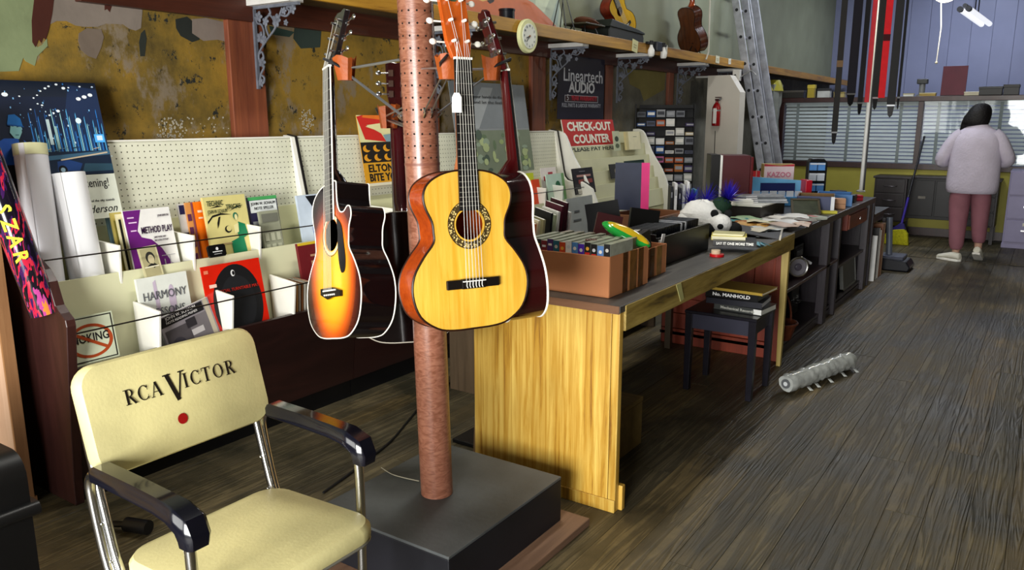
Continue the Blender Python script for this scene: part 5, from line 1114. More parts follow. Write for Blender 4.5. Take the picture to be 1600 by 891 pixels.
o = thing('drawer_unit', 'reddish wooden drawer hanging under the shelf counter top', 'drawer', (-1.27, 6.9, .60), (0, 0, R(90))); MB().b2((-.35, 0, 0), (.35, .4, .13)).build('drawer_box', RDP, o, .003); MB().b2((-.34, -.012, .01), (.34, 0, .12)).build('drawer_front', wood('#6e2a14', '#8f4020', 0, 16), o, .003); MB().ball((0, -.022, .065), .012).build('knob', CHROME, o)
o = thing('wicker_horn', 'brown coiled cane hoop leaning in the second bay', 'hoop', (-1.31, 6.36, .082)); 
for k, (r_, dx) in enumerate(((.12, 0), (.1, .02), (.08, .045))): MB().tube([(-.02*k, dx+r_*math.cos(a*.314), r_+r_*1.05*math.sin(a*.314)) for a in range(20)], .006, 6, closed=True).build('hoop_ring', mat('#7a5226', .5), o)
# small side table, boards and vacuum beyond
o = thing('side_table', 'small dark side table beyond the shelf counter', 'table', (-1.42, 8.0, 0)); MB().b2((-.3, -.36, .60), (.16, .36, .625)).build('table_top', DBT, o, .003); MB().b2((-.28, -.34, .52), (.12, .34, .6)).build('apron', DB, o)
for x in (-.27, .12):
    for y in (-.33, .31): MB().b2((x, y, 0), (x+.025, y+.025, .52)).build('leg', DB, o)
GBD = 'boards standing under the side table'
for i, (hx, nm, hh) in enumerate((('#e4e4e2', 'white', .42), ('#1b1718', 'black', .48), ('#b8b4ac', 'grey', .45), ('#7a4a28', 'brown', .5), ('#8c6a48', 'tan', .5))):
    o = MB().b2((-.16, 0, 0), (.12, .02, hh)).build('leaning_board', mat(hx, .4)); tag(o, '%s board standing under the small side table' % nm, 'board', GBD); at(o, (-1.36, 7.74+.09*i, .001)); MB().b2((.12, .002, 0), (.122, .018, hh)).build('edge_tape', mat('#cfcac0' if i < 3 else '#5d3a20', .4), o)
o = thing('vacuum_cleaner', 'blue grey upright vacuum base on the floor by the boards', 'vacuum', (-1.2, 8.56, 0)); MB().prism([(-.15, 0), (.15, 0), (.17, .04), (.13, .1), (-.12, .13), (-.17, .06)], -.16, .16, 1).build('head', mat('#10121c', .35), o, .012); MB().b2((-.12, -.13, .1), (.1, .13, .14)).build('hood', mat('#3d4152', .4), o, .01); MB().tube([(-.05, 0, .12), (-.08, .02, .5)], .03, 12).build('handle_tube', mat('#5d6472', .35), o)
# goods on the shelf counter
ZQ = ZS+.001
o = thing('display_stand', 'dark low display stand with a white top edge on the counter', 'stand', (-1.72, 5.52, ZQ)); MB().b2((-.19, -.28, 0), (.16, .28, .1)).build('stand_body', mat('#241d1c', .4), o, .003); MB().b2((-.2, -.29, .1), (.17, .29, .108)).build('top_edge', mat('#e4e2da', .4), o)
def lpcase(label, loc, col, side): 
    t = thing('record_case', label, 'record case', loc, (0, 0, R(28))); MB().b2((-.11, -.0, 0), (.08, .24, .31)).build('case_body', mat(col, .4, 0, .1), t, .004); MB().b2((-.126, -.002, 0), (-.111, .24, .31)).build('white_gap', mat(WHITE, .4), t); MB().b2((-.19, -.0, 0), (-.127, .24, .315)).build('case_lid', mat(side, .4), t, .004); MB().b2((.081, -.002, .0), (.1, .24, .30)).build('red_edge', mat('#5c1014', .35), t, .003); return t
lpcase('upright maroon record case with a black lid on the display stand', (-1.81, 5.5, .896), '#4f1f24', '#191819')
GD = 'disc cases stacked on the display stand'
for i in range(4):
    o = MB().b2((0, 0, 0), (.3, .14, .011)).build('disc_case', mat(('#8f949a', '#b9bdc2', '#6c7076', '#a4a8ae')[i], .2, 0, .2, 30)); tag(o, 'clear disc case, %s up in the flat stack on the display stand' % CLR[i], 'case', GD); at(o, (-1.72, 5.36, .895+.012*i), (0, 0, R(30+5*i))); MB().b2((.02, -.001, .002), (.1, 0, .009)).build('spine_label', pap('#e6e6ea'), o)
o = thing('white_carton', 'small white carton on the display stand edge', 'carton', (-1.66, 5.3, .895), (0, 0, R(30))); MB().b2((-.1, -.04, 0), (.02, .04, .032)).build('carton_body', PAPER, o, .002); MB().b2((-.1, -.0415, .012), (.02, -.04, .014)).build('tuck_line', mat('#b9b6ac', .5), o)
o = thing('pick_display', 'light blue counter display box with red end and small packets', 'display', (-1.78, 6.35, ZQ), (0, 0, R(32))); MB().prism([(-.2, 0), (.22, 0), (.22, .19), (-.2, .22)], .1, .12, 1).build('back_card', mat('#6fb4e0', .35), o); MB().b2((-.2, -.02, 0), (.22, .1, .07)).build('tray', mat('#4f92cc', .35), o, .003); MB().b2((.22, -.02, 0), (.27, .12, .2)).build('red_end', mat('#b5142a', .35), o, .004); MB().b2((-.1, .085, .1), (.17, .099, .17)).build('navy_header', mat('#1c2658', .35), o)
for k in range(6): MB().b2((-.18+.065*k, -.004, .07), (-.125+.065*k, .0, .115)).build('packet', mat(('#dfe5ee', '#c9d4e6')[k % 2], .3), o)
o = thing('kazoo_box', 'pink and white counter box lettered KAZOO', 'box', (-1.95, 7.0, ZQ), (0, 0, R(30))); MB().b2((-.13, 0, 0), (.13, .1, .29)).build('box_body', mat('#a88f5c', .6), o, .002); MB().b2((-.125, -.004, .06), (.125, -.0005, .27)).build('front_card', pap('#f0d9e0'), o); MB().prism([(-.125, .27), (.125, .27), (.125, .29), (0, .275), (-.125, .29)], -.004, 0, 1).build('red_flap', mat('#c23a48', .5), o)
text('KAZOO', .06, pap('#d8849c'), o, 0, .18, -.006, fit=.2, bold=.002); text('the instrument anyone can play', .014, pap('#c88a9c'), o, 0, .15, -.006, fit=.18)
o = thing('red_flag', 'small red paper marker standing beside the kazoo box', 'marker', (-2.02, 6.6, ZQ)); MB().cyl((0, 0, 0), (0, 0, .26), .004, seg=6).build('stick', mat('#c9a090', .5), o); MB().b2((-.03, -.002, .18), (.03, .002, .25)).build('flag', mat('#c81e28', .5), o); MB().prism([(-.02, 0), (.045, 0), (.04, .2), (.015, .23), (-.02, .2)], .0, .01, 1).build('grey_card', mat('#a89a98', .6), o)
o = thing('blister_rack', 'black counter rack hung with blue and white packets', 'rack', (-1.70, 7.28, ZQ), (0, 0, R(30))); MB().prism([(-.07, 0), (.09, 0), (.09, .3), (.06, .33), (-.05, .33), (-.07, .3)], .02, .1, 1).build('rack_body', mat('#131417', .35), o, .004)
for z in (.05, .14, .23):
    for s in (0, 1): MB().b2((-.065+.07*s, -.004, z), (-.005+.07*s, .018, z+.065)).build('packet', mat('#5c96dc' if z != .14 else '#c9d2de', .3), o); 
    MB().b2((-.065, -.006, z+.05), (.065, -.004, z+.063)).build('packet_header', mat('#e3eaf4', .3), o)
def tray(label, loc, dim, rz, c1, c2, cat='crate'):
    w, d, h = dim; t = thing('open_crate', label, cat, loc, (0, 0, R(rz)))
    for nm, a, b_, m in (('front_board', (-w/2, -d/2, 0), (w/2, -d/2+.01, h), mat(c1, .45)), ('rear_board', (-w/2, d/2-.01, 0), (w/2, d/2, h), mat(c2, .5)), ('side_board', (-w/2, -d/2+.01, 0), (-w/2+.01, d/2-.01, h), mat(c2, .5)), ('side_board', (w/2-.01, -d/2+.01, 0), (w/2, d/2-.01, h), mat('#3a3026', .5)), ('bottom', (-w/2+.01, -d/2+.01, 0), (w/2-.01, d/2-.01, .008), mat(c2, .5))): MB().b2(a, b_).build(nm, m, t, .002, 1)
    return t
t = tray('blue fronted wooden crate on the shelf counter', (-1.44, 6.2, ZQ), (.26, .3, .115), 12, '#27325c', '#7d5e30'); MB().b2((.105, -.1525, 0), (.13, -.15, .115)).build('white_corner', mat('#d8dce4', .4), t)
tray('light blue open box at the end of the shelf counter', (-1.42, 6.72, ZQ), (.26, .3, .09), 12, '#3f74b0', '#3f74b0', 'box')
o = thing('tan_carton', 'small tan carton between the blue boxes', 'carton', (-1.325, 6.42, ZQ), (0, 0, R(14))); MB().b2((-.07, -.05, 0), (.05, .05, .075)).build('carton_body', mat('#b98a66', .6), o, .002); MB().b2((-.07, -.052, .035), (.05, -.05, .04)).build('flap_line', mat('#8f6648', .6), o)
o = thing('dark_frame', 'small dark green framed picture leaning on the blue crate', 'frame', (-1.42, 5.86, ZQ), (R(-50), 0, R(22))); MB().b2((-.09, 0, 0), (.09, .01, .14)).build('picture', mat('#3a4030', .4, 0, .4, 20), o)
for a, b_ in (((-.1, -.006, -.01), (-.085, .012, .15)), ((.085, -.006, -.01), (.1, .012, .15)), ((-.1, -.006, .14), (.1, .012, .155)), ((-.1, -.006, -.01), (.1, .012, .005))): MB().b2(a, b_).build('frame_bar', mat('#4a4230', .4), o)
o = thing('yellow_note', 'yellow note pad lying at the counter edge below the crate', 'note pad', (-1.30, 6.03, ZQ), (0, 0, R(20))); MB().b2((-.06, -.02, 0), (.05, .02, .018)).build('pad', mat('#d8cf4a', .6), o); MB().b2((-.06, -.021, .014), (.05, .021, .0185)).build('glue_edge', mat('#c4b83a', .6), o)
random.seed(31)
for i, (hx, nm, x, y) in enumerate((('#e6e8ea', 'white', -1.42, 5.25), ('#c81e22', 'red', -1.35, 5.42), ('#dcdfe4', 'pale grey', -1.5, 5.4), ('#1f2a6a', 'blue', -1.46, 5.56), ('#efefef', 'bright white', -1.36, 5.12), ('#b9c0b4', 'silver', -1.30, 5.62))):
    o = thing('string_packet', '%s string packet scattered on the shelf counter' % nm, 'packet', (x, y, ZQ+.001), (0, 0, random.uniform(-.8, .8)), 'packets scattered on the shelf counter'); MB().b2((-.06, -.05, 0), (.06, .05, .02)).build('packet_body', pap(hx), o, .002); MB().b2((-.05, -.04, .02), (.03, .0, .0206)).build('packet_print', pap(('#3a5aa8', '#f0e0e0', '#c23a3a')[i % 3]), o)
for i, (hx, nm, x, y, h) in enumerate((('#202a2c', 'dark', -1.36, 6.98, .06), ('#c9ccd4', 'silver', -1.42, 7.1, .05), ('#a0202c', 'red', -1.35, 7.16, .045), ('#26262a', 'black', -1.5, 7.22, .07))):
    o = thing('small_box', '%s small box at the far end of the shelf counter' % nm, 'box', (x, y, ZQ), (0, 0, R(15*i)), 'small boxes at the counter end'); MB().b2((-.05, -.05, 0), (.05, .05, h)).build('box_body', mat(hx, .4), o, .003); MB().b2((-.051, -.051, h*.6), (.051, .051, h*.68)).build('lid_seam', mat('#0c0c0e', .5), o)
# ============================================================ card rack, signs, media tower, column, ladder
cr = thing('card_rack', 'cream stepped card rack below the check-out sign', 'rack', (-3.4, 5.625, 0)); LR = 1.5; SIDE = [(0, 0), (.42, 0), (.4, .7), (.33, .95), (.2, 1.15), (.12, 1.32), (.06, 1.36), (0, 1.36)]
for y in (0, LR): MB().prism([(p.x, p.y) for p in smoothpts([(a, b, 0) for a, b in SIDE], 3)], y, y+.03, 1).build('side_panel', DIVW, cr)
for k in range(6):
    x, z = .34-.05*k, .66+.105*k
    MB().prism([(x, z), (x+.01, z), (x-.015, z+.15), (x-.025, z+.15)], .031, LR-.001, 1).build('step_panel', CRM, cr); MB().b2((x-.05, .031, z), (x, LR-.001, z+.008)).build('step_ledge', CRM2, cr)
MB().b2((.0, .031, .6), (.02, LR-.001, 1.34)).build('back_board', CRM2, cr); MB().b2((.33, .031, .05), (.345, LR-.001, .66)).build('front_board', CRM2, cr)
o, w, h = sheet('checkout_sign', 'red and white CHECK-OUT COUNTER sign standing on the card rack', 'sign', (877, 187), (957, 187), (886, 239), -3.33, -3.27, '#ecead8', .008)
print_on(o, [('#c01c12', rc(0, .19*h, w, h))], name='red_field')
text('CHECK-OUT', .1, pap('#f4f0e0'), o, w*.5, h*.66, -.004, fit=w*.86, bold=.0035); text('COUNTER', .1, pap('#f4f0e0'), o, w*.5, h*.27, -.004, fit=w*.72, bold=.0035); text('PLEASE PAY HERE', .05, pap('#20302c'), o, w*.5, h*.02, -.004, fit=w*.86, bold=.001)
GT = 'books on the card rack'
bk('card_book', 'glossy black book with red print on the card rack', (894, 264), (925, 261), .87, -3.12, 12, .012, '#16131a', group=GT, prints=[('#8f8f98', rc(.3, .86, .6, .88)), ('#b98a80', rc(.15, .66, .85, .74)), ('#8a3a34', rc(.2, .4, .9, .56)), ('#d8d5c8', rc(.1, .02, .9, .2))])
bk('card_book', 'dark photo book with pale figures on the card rack', (952, 257), (976, 254), .95, -3.16, 12, .01, '#2c2c28', group=GT, prints=[('#9a8f7a', el(.45, .5, .2, .24)), ('#c4b8a4', el(.5, .35, .16, .2)), ('#55554a', el(.8, .8, .16, .12))])
bk('card_book', 'dark green photo book at the right of the card rack', (976, 252), (1006, 248), 1.0, -3.18, 12, .01, '#16302a', group=GT, prints=[('#28463c', rc(.1, .2, .9, .8)), ('#5d8a74', el(.4, .5, .14, .08))])
bk('card_book', 'narrow patterned card beside the check-out sign', (957, 205), (967, 203), 1.18, -3.24, 9, .006, '#c9cfae', group=GT, prints=[('#3c4a3a', el(.5, .6, .3, .14)), ('#5d6a50', el(.5, .25, .3, .12))])
bk('card_book', 'cream slim box standing at the right end of the card rack', (977, 206), (999, 205), 1.18, -3.24, 8, .02, '#dccf98', group=GT, prints=[('#f0e9c4', rc(.16, 0, 1, 1)), ('#8a8468', rc(.5, .7, .75, .73))])
o, w, h = sheet('audio_banner', 'dark navy hanging banner with white lettering above the red sign', 'banner', (872, 84), (945, 88), (871, 186), -3.40, -3.40, '#15102a', .004)
text('Lineartech', .15, pap('#dfe2ea'), o, w*.53, h*.60, -.003, fit=w*.84, bold=.001); text('AUDIO', .12, pap('#e4e6ec'), o, w*.5, h*.43, -.003, fit=w*.56, bold=.004)
print_on(o, [('#c9ccd4', rc(.14*w, .27*h, .86*w, .38*h)), ('#3a0d18', rc(.15*w, .28*h, .85*w, .37*h))], -.001, 'warranty_box')
text('5', .07, pap('#e6e6ea'), o, w*.2, h*.295, -.003); text('YEAR WARRANTY', .055, pap('#d8283c'), o, w*.55, h*.30, -.003, fit=w*.56, bold=.001); text('FULL PARTS & LABOUR WARRANTY', .045, pap('#b9bcc8'), o, w*.5, h*.19, -.003, fit=w*.84, bold=.001)
# media tower
A, Bq = Vector((-3.40, 7.2, 0)), Vector((-2.91, 7.46, 0)); ang = math.degrees(math.atan2(Bq.y-A.y, Bq.x-A.x)); WT = (Bq-A).length
tw = thing('media_tower', 'black wire tower rack holding rows of tapes', 'rack', A, (R(-4), 0, R(ang)))
MB().b2((-.01, .06, 0), (WT+.01, .075, 1.6)).build('back_panel', mat('#0f0f12', .5), tw)
for x in (-.012, WT): MB().b2((x, -.03, 0), (x+.012, .075, 1.6)).build('side_rail', mat('#101012', .4), tw)
for k in range(11): MB().b2((0, -.02, .68+.088*k), (WT, .06, .684+.088*k)).build('rack_shelf', mat('#101012', .4), tw)
random.seed(13); GMT = 'packages in the black media tower'
PALm = ['#c9c9c4', '#8d8f94', '#d8d6d0', '#2a2c36', '#4a4f66', '#b0542a', '#b9bcb8', '#6d7078', '#a8642a', '#1f4a86', '#c46a9a', '#3b2f5c', '#d9d9d6', '#5c6068', '#7ea38a', '#bfae8c', '#25252b', '#83868c']
NMc = ['light grey', 'grey', 'off-white', 'near black', 'slate blue', 'rust', 'silver', 'mid grey', 'amber', 'blue', 'pink', 'purple', 'white', 'steel', 'sage', 'tan', 'black', 'ash']
rowname = ['lowest', 'second lowest', 'third lowest', 'fourth lowest', 'fifth lowest', 'middle', 'fifth from top', 'fourth from top', 'third from top', 'second from top', 'top']
tc_, ts_ = math.cos(R(ang)), math.sin(R(ang))
bm1 = {}
for r_ in range(10):
    for c_ in range(6):
        if random.random() < .1: continue
        k = random.randrange(len(PALm)); hh = random.choice((.05, .06, .072, .03))
        if (k, hh) not in bm1:
            bm1[(k, hh)] = (MB().b2((0, 0, 0), (.082, .06, hh)).mesh('tape', [mat(PALm[k], .3, 0, .15, 20)]), MB().b2((.008, -.001, hh*.3), (.074, 0, hh*.75)).mesh('tape_label', [pap(('#e4e2dc', '#33343c', '#9a9ca2')[k % 3])]))
        o = link('tape', bm1[(k, hh)][0]); tag(o, '%s tape in the %s column, %s row of the black tower' % (NMc[k], ('first', 'second', 'third', 'fourth', 'fifth', 'sixth')[c_], rowname[r_]), 'tape', GMT)
        link('tape_label', bm1[(k, hh)][1], o)
        q = Vector((.008+.094*c_, -.022, .685+.088*r_)); o.matrix_world = Matrix.Translation(A) @ Euler((R(-4), 0, R(ang))).to_matrix().to_4x4() @ Matrix.Translation(q)
# white boxed column with extinguisher
o = struct(MB().prism([(-3.235, 0), (-2.86, 0), (-2.87, 1.74), (-2.99, 1.92), (-3.235, 1.92)], 8.62, 8.8, 1).build('trim_8', mat('#cfc9bd', .5, 0, .08, 3)))
fe = thing('fire_extinguisher', 'small red fire extinguisher hung on the white column', 'extinguisher', (-3.10, 8.565, 1.38)); MB().lathe([(.005, 0), (.042, .004), (.044, .02), (.044, .2), (.03, .235), (.014, .25), (.014, .27)], 18).build('cylinder', mat('#8f0f14', .25), fe)
MB().b2((-.018, -.048, .03), (.018, -.043, .19)).build('label_plate', PAPER, fe); MB().lathe([(.045, .16), (.045, .175)], 18).build('strap_band', STEEL, fe); MB().b2((-.012, -.03, .27), (.035, .012, .29)).b2((-.012, -.03, .3), (.045, .012, .31)).build('valve_lever', mat('#3a1416', .4), fe); MB().cyl((.03, 0, .285), (.045, -.03, .29), .014).build('gauge', CHROME, fe); MB().b2((-.03, .03, .1), (.03, .056, .2)).build('wall_hook', STEEL, fe)
o = MB().tube([(0, 0, 0), (.006, -.002, -.3), (.0, 0, -.6)], .004, 6).build('wall_cable', mat('#3a3630', .5)); tag(o, 'thin dark cable running down the white column', 'cable'); at(o, (-3.12, 8.612, 1.33))
o = thing('monitor_mount', 'white metal wall arm bracket beside the column top', 'bracket', wx(1150, 118, -3.0)); MB().cyl((-.42, -.1, -.01), (0, 0, -.01), .012, seg=10).build('arm_bar', mat('#c9c9c6', .4), o); MB().b2((-.03, -.03, -.06), (.05, .03, .06)).build('joint_box', mat('#c4c2bc', .4), o, .004); MB().tube([(.05, 0, -.02), (.16, .02, .05), (.22, .02, .0)], .009, 8).build('elbow', STEEL, o); MB().ball((.0, -.032, .0), .012).build('bolt', mat('#2a2a2a', .4), o)
# aluminium ladder
AL = mat('#a9abb2', .4, .55, .3, 12, .2, 40)
ld = thing('ladder', 'aluminium extension ladder leaning on the high shelf', 'ladder', (-2.62, 9.35, 0))
for y, off in ((0, 0), (.17, .05), (.42, .0), (.56, .05)):
    a, b = Vector((off, y, 0)), Vector((-.78+off, y, 3.6)); d = b-a
    mb = MB(); mb.box((a+b)/2, (.085, .03, d.length), (0, math.atan2(d.x, d.z), 0)); mb.build('rail', AL, ld, .004)
for k in range(11):
    z = .28+.3*k; x = -.78*z/3.6; MB().cyl((x, .0, z), (x, .43, z), .016, seg=10).build('rung', AL, ld)
    for y in (0, .17, .42): MB().cyl((x+(.0 if y != .17 else .05)-.0, y-.018, z), (x+(.0 if y != .17 else .05), y-.013, z), .018, seg=10).build('rung_hole', mat('#1b1b1e', .5), ld)
o = thing('plastic_tarp', 'grey green plastic sheet hanging beside the ladder', 'tarp', (-3.2, 10.9, .9)); random.seed(2); mb = MB(); vs = []; n = 12
for a in range(14):
    for k in range(n): th = 2*math.pi*k/n; r_ = .14+.03*math.sin(k*2+a*.5)+random.uniform(-.01, .01); vs.append((r_*math.cos(th)*.8, r_*math.sin(th), 1.0*a/13))
fs = [(a*n+k, a*n+(k+1) % n, (a+1)*n+(k+1) % n, (a+1)*n+k) for a in range(13) for k in range(n)]+[tuple(range(n)), tuple(range(13*n, 14*n))]
mb.add(vs, fs, True).build('sheet', mat('#8d9089', .3, 0, .25, 6), o); MB().lathe([(.15, .92), (.13, 1.0), (.1, 1.06)], 12).build('yellow_top', mat('#a8a030', .5), o); MB().cyl((0, 0, -.9), (0, 0, .02), .02).build('stand_pole', STEEL, o)
# ============================================================ goods on the high shelf
ZH = 2.073
o, w, h = sheet('violin_picture', 'large orange and green picture leaning on the high shelf', 'picture', (690, -130), (858, -130), (700, 20), -3.43, -3.26, '#b8643a', .012)
a = wx(700, 20, -3.26); o.location.z = ZH+.0
print_on(o, [('#c46a3c', rc(0, 0, w, h)), ('#a9b49a', [(.55*w, .42*h), (.7*w, .36*h), (.85*w, .2*h), (w, 0), (w, h), (.3*w, h)]), ('#c3cdb0', [(.72*w, .34*h), (.8*w, .27*h), (.95*w, .55*h), (.8*w, .7*h)]), ('#8fa093', [(.86*w, .2*h), (.92*w, .14*h), (w, .4*h), (w, .5*h)]), ('#d8b266', [(0, .3*h), (.2*w, .25*h), (.33*w, .32*h), (.36*w, .5*h), (.2*w, .7*h), (0, .7*h)]), ('#2a1c12', [(.24*w, .27*h), (.26*w, .24*h), (.3*w, .27*h), (.33*w, .34*h), (.38*w, .37*h), (.36*w, .39*h), (.31*w, .35*h), (.28*w, .29*h)]), ('#7d5c6e', [(.38*w, .5*h), (.5*w, .42*h), (.45*w, .7*h), (.3*w, .8*h)])], name='picture_print')
for z_, a_ in (): pass
MB().b2((-.01, -.004, -.0), (w+.01, .016, .012)).build('frame_edge', mat('#6d4a2a', .5), o)
o = thing('desk_clock', 'round yellowed wall clock hung on the shelf lip', 'clock', (SHX+.004, 4.72, 2.005), (0, 0, R(90)))
def disc_y(r, y0, y1, n=36): return MB().tube([(0, y0, 0), (0, y1, 0)], r, n)
disc_y(.112, -.03, 0).build('case', mat('#d9dba4', .4, 0, .1), o, .006); disc_y(.082, -.034, -.029).build('dial', mat('#dfe3da', .4, 0, .08), o)
mb = MB()
for k in range(12): 
    a = k*math.pi/6; text(str(12 if k == 0 else k), .02, mat('#4a5a60', .5, 0, 0), o, .066*math.sin(a), .066*math.cos(a)-.007, -.0355, name='numeral', bold=.0006)
for l_, a, w_ in ((.045, R(250), .006), (.06, R(228), .0045)): MB().box((l_/2*math.sin(a), -.038, l_/2*math.cos(a)), (w_, .001, l_), (0, a, 0)).build('hand', mat('#120f0d', .4, 0, 0), o)
MB().tube([(0, -.041, 0), (0, -.034, 0)], .006, 12).build('hub', mat('#8a5a30', .4), o)
o = thing('black_tin', 'small black tin with a pale base on the shelf edge', 'tin', (-3.16, 4.62, ZH)); MB().lathe([(.05, 0), (.052, .012)], 20).build('base', mat('#b9bca8', .4), o); MB().lathe([(.052, .012), (.052, .09), (.056, .092), (.056, .104), (.0, .104)], 20).build('body', mat('#12151c', .3), o)
def wirestand(label, loc, hgt=.2):
    t = thing('wire_stand', label, 'stand', loc); 
    for s in (-1, 1): MB().tube([(.08, .07*s, 0), (0, .02*s, hgt), (-.06, .06*s, 0)], .005, 6).build('wire_leg', mat('#1b1d1b', .4, .5), t)
    MB().tube([(.0, -.05, hgt), (.0, .05, hgt)], .006, 6).build('cradle', mat('#1b1d1b', .4, .5), t); return t
wirestand('thin black wire stand left of the leather cap', wx(873, 42, -3.2)*1.0 if False else (-3.2, 5.42, ZH), .34)
o = thing('leather_cap', 'brown folded leather cap on a small table stand', 'cap', (-3.2, 5.75, ZH)); MB().b2((-.11, -.16, .1), (.11, .16, .112)).build('stand_top', mat('#3a382a', .5), o, .003); 
for x in (-.08, .08):
    for y in (-.12, .12): MB().cyl((x, y, 0), (x*.7, y*.7, .1), .006, seg=6).build('stand_leg', mat('#1b1d1b', .4), o)
MB().ball((.02, .02, .125), (.09, .14, .035), 16, 8, (R(-10), 0, 0), .05).build('crown', mat('#5b3522', .55, 0, .25, 10), o); MB().prism([(-.04, .0), (.09, .01), (.1, .13), (.0, .17)], .112, .12, 2).build('brim', mat('#3f2416', .55), o)
o = thing('black_instrument_case', 'open black instrument case on the high shelf', 'case', (-3.25, 6.35, ZH)); MB().prism([(-.33, 0), (.33, 0), (.33, .08), (.3, .12), (-.3, .16), (-.33, .1)], -.12, .14, 0).build('case_shell', mat('#141815', .45, 0, .2), o, .006); MB().prism([(-.34, .12), (-.3, .18), (.2, .14), (.33, .12), (.33, .105)], -.13, .15, 0).build('case_lid', mat('#1c211e', .4), o, .004)
b = wx(985, 45, -3.22); b.z = ZH+.075
guitar('small_guitar', 'yellow-topped small guitar standing on the high shelf', b, b+Vector((-.055, -.42, .53)), (.97, -.22, .1), L=.42, lb=.165, ub=.12, wa=.1, depth=.1, top=wood('#cf9c1c', '#e2b834', 2, 50, .2, .3, .02, 16), side=wood('#6b1f10', '#8a3016', 0, 30, .2, .4, .02, 8), back=wood('#6b1f10', '#8a3016', 0, 30, .2, .4, .02, 8), bind=mat('#2a160c', .3), neckm=MAHO, headm=MAHO, board=EBON, edge=.003)
wirestand('black wire stand under the yellow-topped small guitar', (b.x, b.y, ZH), .12)
b2 = wx(1090, 70, -3.2); b2.z = ZH+.08
guitar('small_guitar', 'dark brown guitar seen from the back on the high shelf', b2, b2+Vector((-.02, -.28, .80)), (.42, .9, -.05), L=.46, lb=.17, ub=.125, wa=.105, depth=.1, top=MAHO, side=wood('#3a1a0e', '#5a2c16', 2, 30, .25, .3, .02, 8), back=wood('#4a230f', '#6a3618', 2, 30, .25, .3, .02, 8), bind=mat('#1a0e08', .3), neckm=MAHO, headm=MAHO, board=EBON, edge=.003)
wirestand('black wire stand under the dark brown guitar', (b2.x, b2.y-.1, ZH), .14)
o = thing('spot_lamp', 'black clip-on lamp bar with two white bulbs on the shelf lip', 'lamp', (SHX+.02, 6.85, 2.1)); MB().b2((-.02, -.2, .0), (.01, .2, .02)).build('bar', mat('#17181a', .4), o, .003); MB().b2((-.03, -.06, -.05), (.03, .06, .03)).build('housing', mat('#23262c', .35), o, .006)
for y in (-.14, .13): MB().lathe([(.012, 0), (.014, -.02), (.03, -.05), (.03, -.09), (.022, -.105), (.0, -.108)], 14, (.01, y, 0)).build('bulb', mat('#e8e8e4', .25), o); MB().cyl((.01, y, -.005), (.01, y, .03), .016).build('socket', mat('#17181a', .4), o)
MB().b2((-.03, .2, -.06), (.0, .24, .02)).build('end_plate', mat('#d5d3c6', .4), o)
for i, (u, v, w_, h_, hx, nm) in enumerate(((992, 72, .11, .1, '#cdcb98', 'large cream'), (1121, 93, .11, .075, '#d5d2b8', 'ivory'), (1140, 96, .08, .06, '#dcdcd4', 'small white'))):
    p = wx(u, v, SHX+.003); o = MB().b2((-w_/2, -.002, -h_/2), (w_/2, 0, h_/2)).build('price_card', pap(hx)); tag(o, '%s price card fixed to the shelf lip' % nm, 'card', 'price cards on the shelf lip'); at(o, p, (0, R(8-6*i), R(90))); print_on(o, [('#9a9670', rc(-w_*.3, h_*.05, w_*.3, h_*.12)), ('#9a9670', rc(-w_*.25, -h_*.15, w_*.25, -h_*.08))], -.003)
p = wx(1103, 93, SHX+.02); o = MB().tube([(0, 0, 0), (.0, .02, .02), (.005, .05, .08), (.004, .03, .5), (.0, .02, 1.1), (0, 0, 4.0-p.z)], .008, 8).build('pull_rope', mat('#c9c6ba', .5)); tag(o, 'white cord hanging from the ceiling down to the shelf lip', 'cord'); at(o, p)
# ============================================================ far partition, desk, hanging things, customer
YP = 11.3; DF = wood('#2a1210', '#3f1e1a', 2, 16, .35, 0, .05, 10)
pt = struct(MB().b2((XW, YP, 0), (XR, YP+.08, .83)).build('wall_partition', mat('#a8a044', .55, 0, .12, 3)))
MB().b2((XW, YP-.01, 0), (XR, YP, .1)).build('skirting', DF, pt)
MB().b2((XW, YP-.03, .83), (XR, YP+.1, .9)).build('sill', DF, pt, .004); MB().b2((XW, YP-.04, 1.675), (XR, YP+.14, 1.735)).build('head_rail', DF, pt, .004)
def glassm():
    m, nt, b = nodes_of('window_glass'); nt.nodes.remove(b); out = nt.nodes['Material Output']
    t = N(nt, 'ShaderNodeBsdfTransparent'); t.inputs[0].default_value = (.95, .97, .97, 1); g = N(nt, 'ShaderNodeBsdfGlossy'); g.inputs['Roughness'].default_value = .02
    fr = N(nt, 'ShaderNodeFresnel', i_IOR=1.26); mx = N(nt, 'ShaderNodeMixShader'); nt.links.new(fr.outputs[0], mx.inputs[0]); nt.links.new(t.outputs[0], mx.inputs[1]); nt.links.new(g.outputs[0], mx.inputs[2]); nt.links.new(mx.outputs[0], out.inputs[0]); return m
GLS = glassm(); SLT = mat('#dfe4e6', .35, 0, .06)
xs = [XW, -3.16, -1.45, .28, 2.0]
for x in xs[1:]: MB().b2((x-.03, YP-.02, .9), (x+.03, YP+.1, 1.675)).build('mullion', DF, pt, .003)
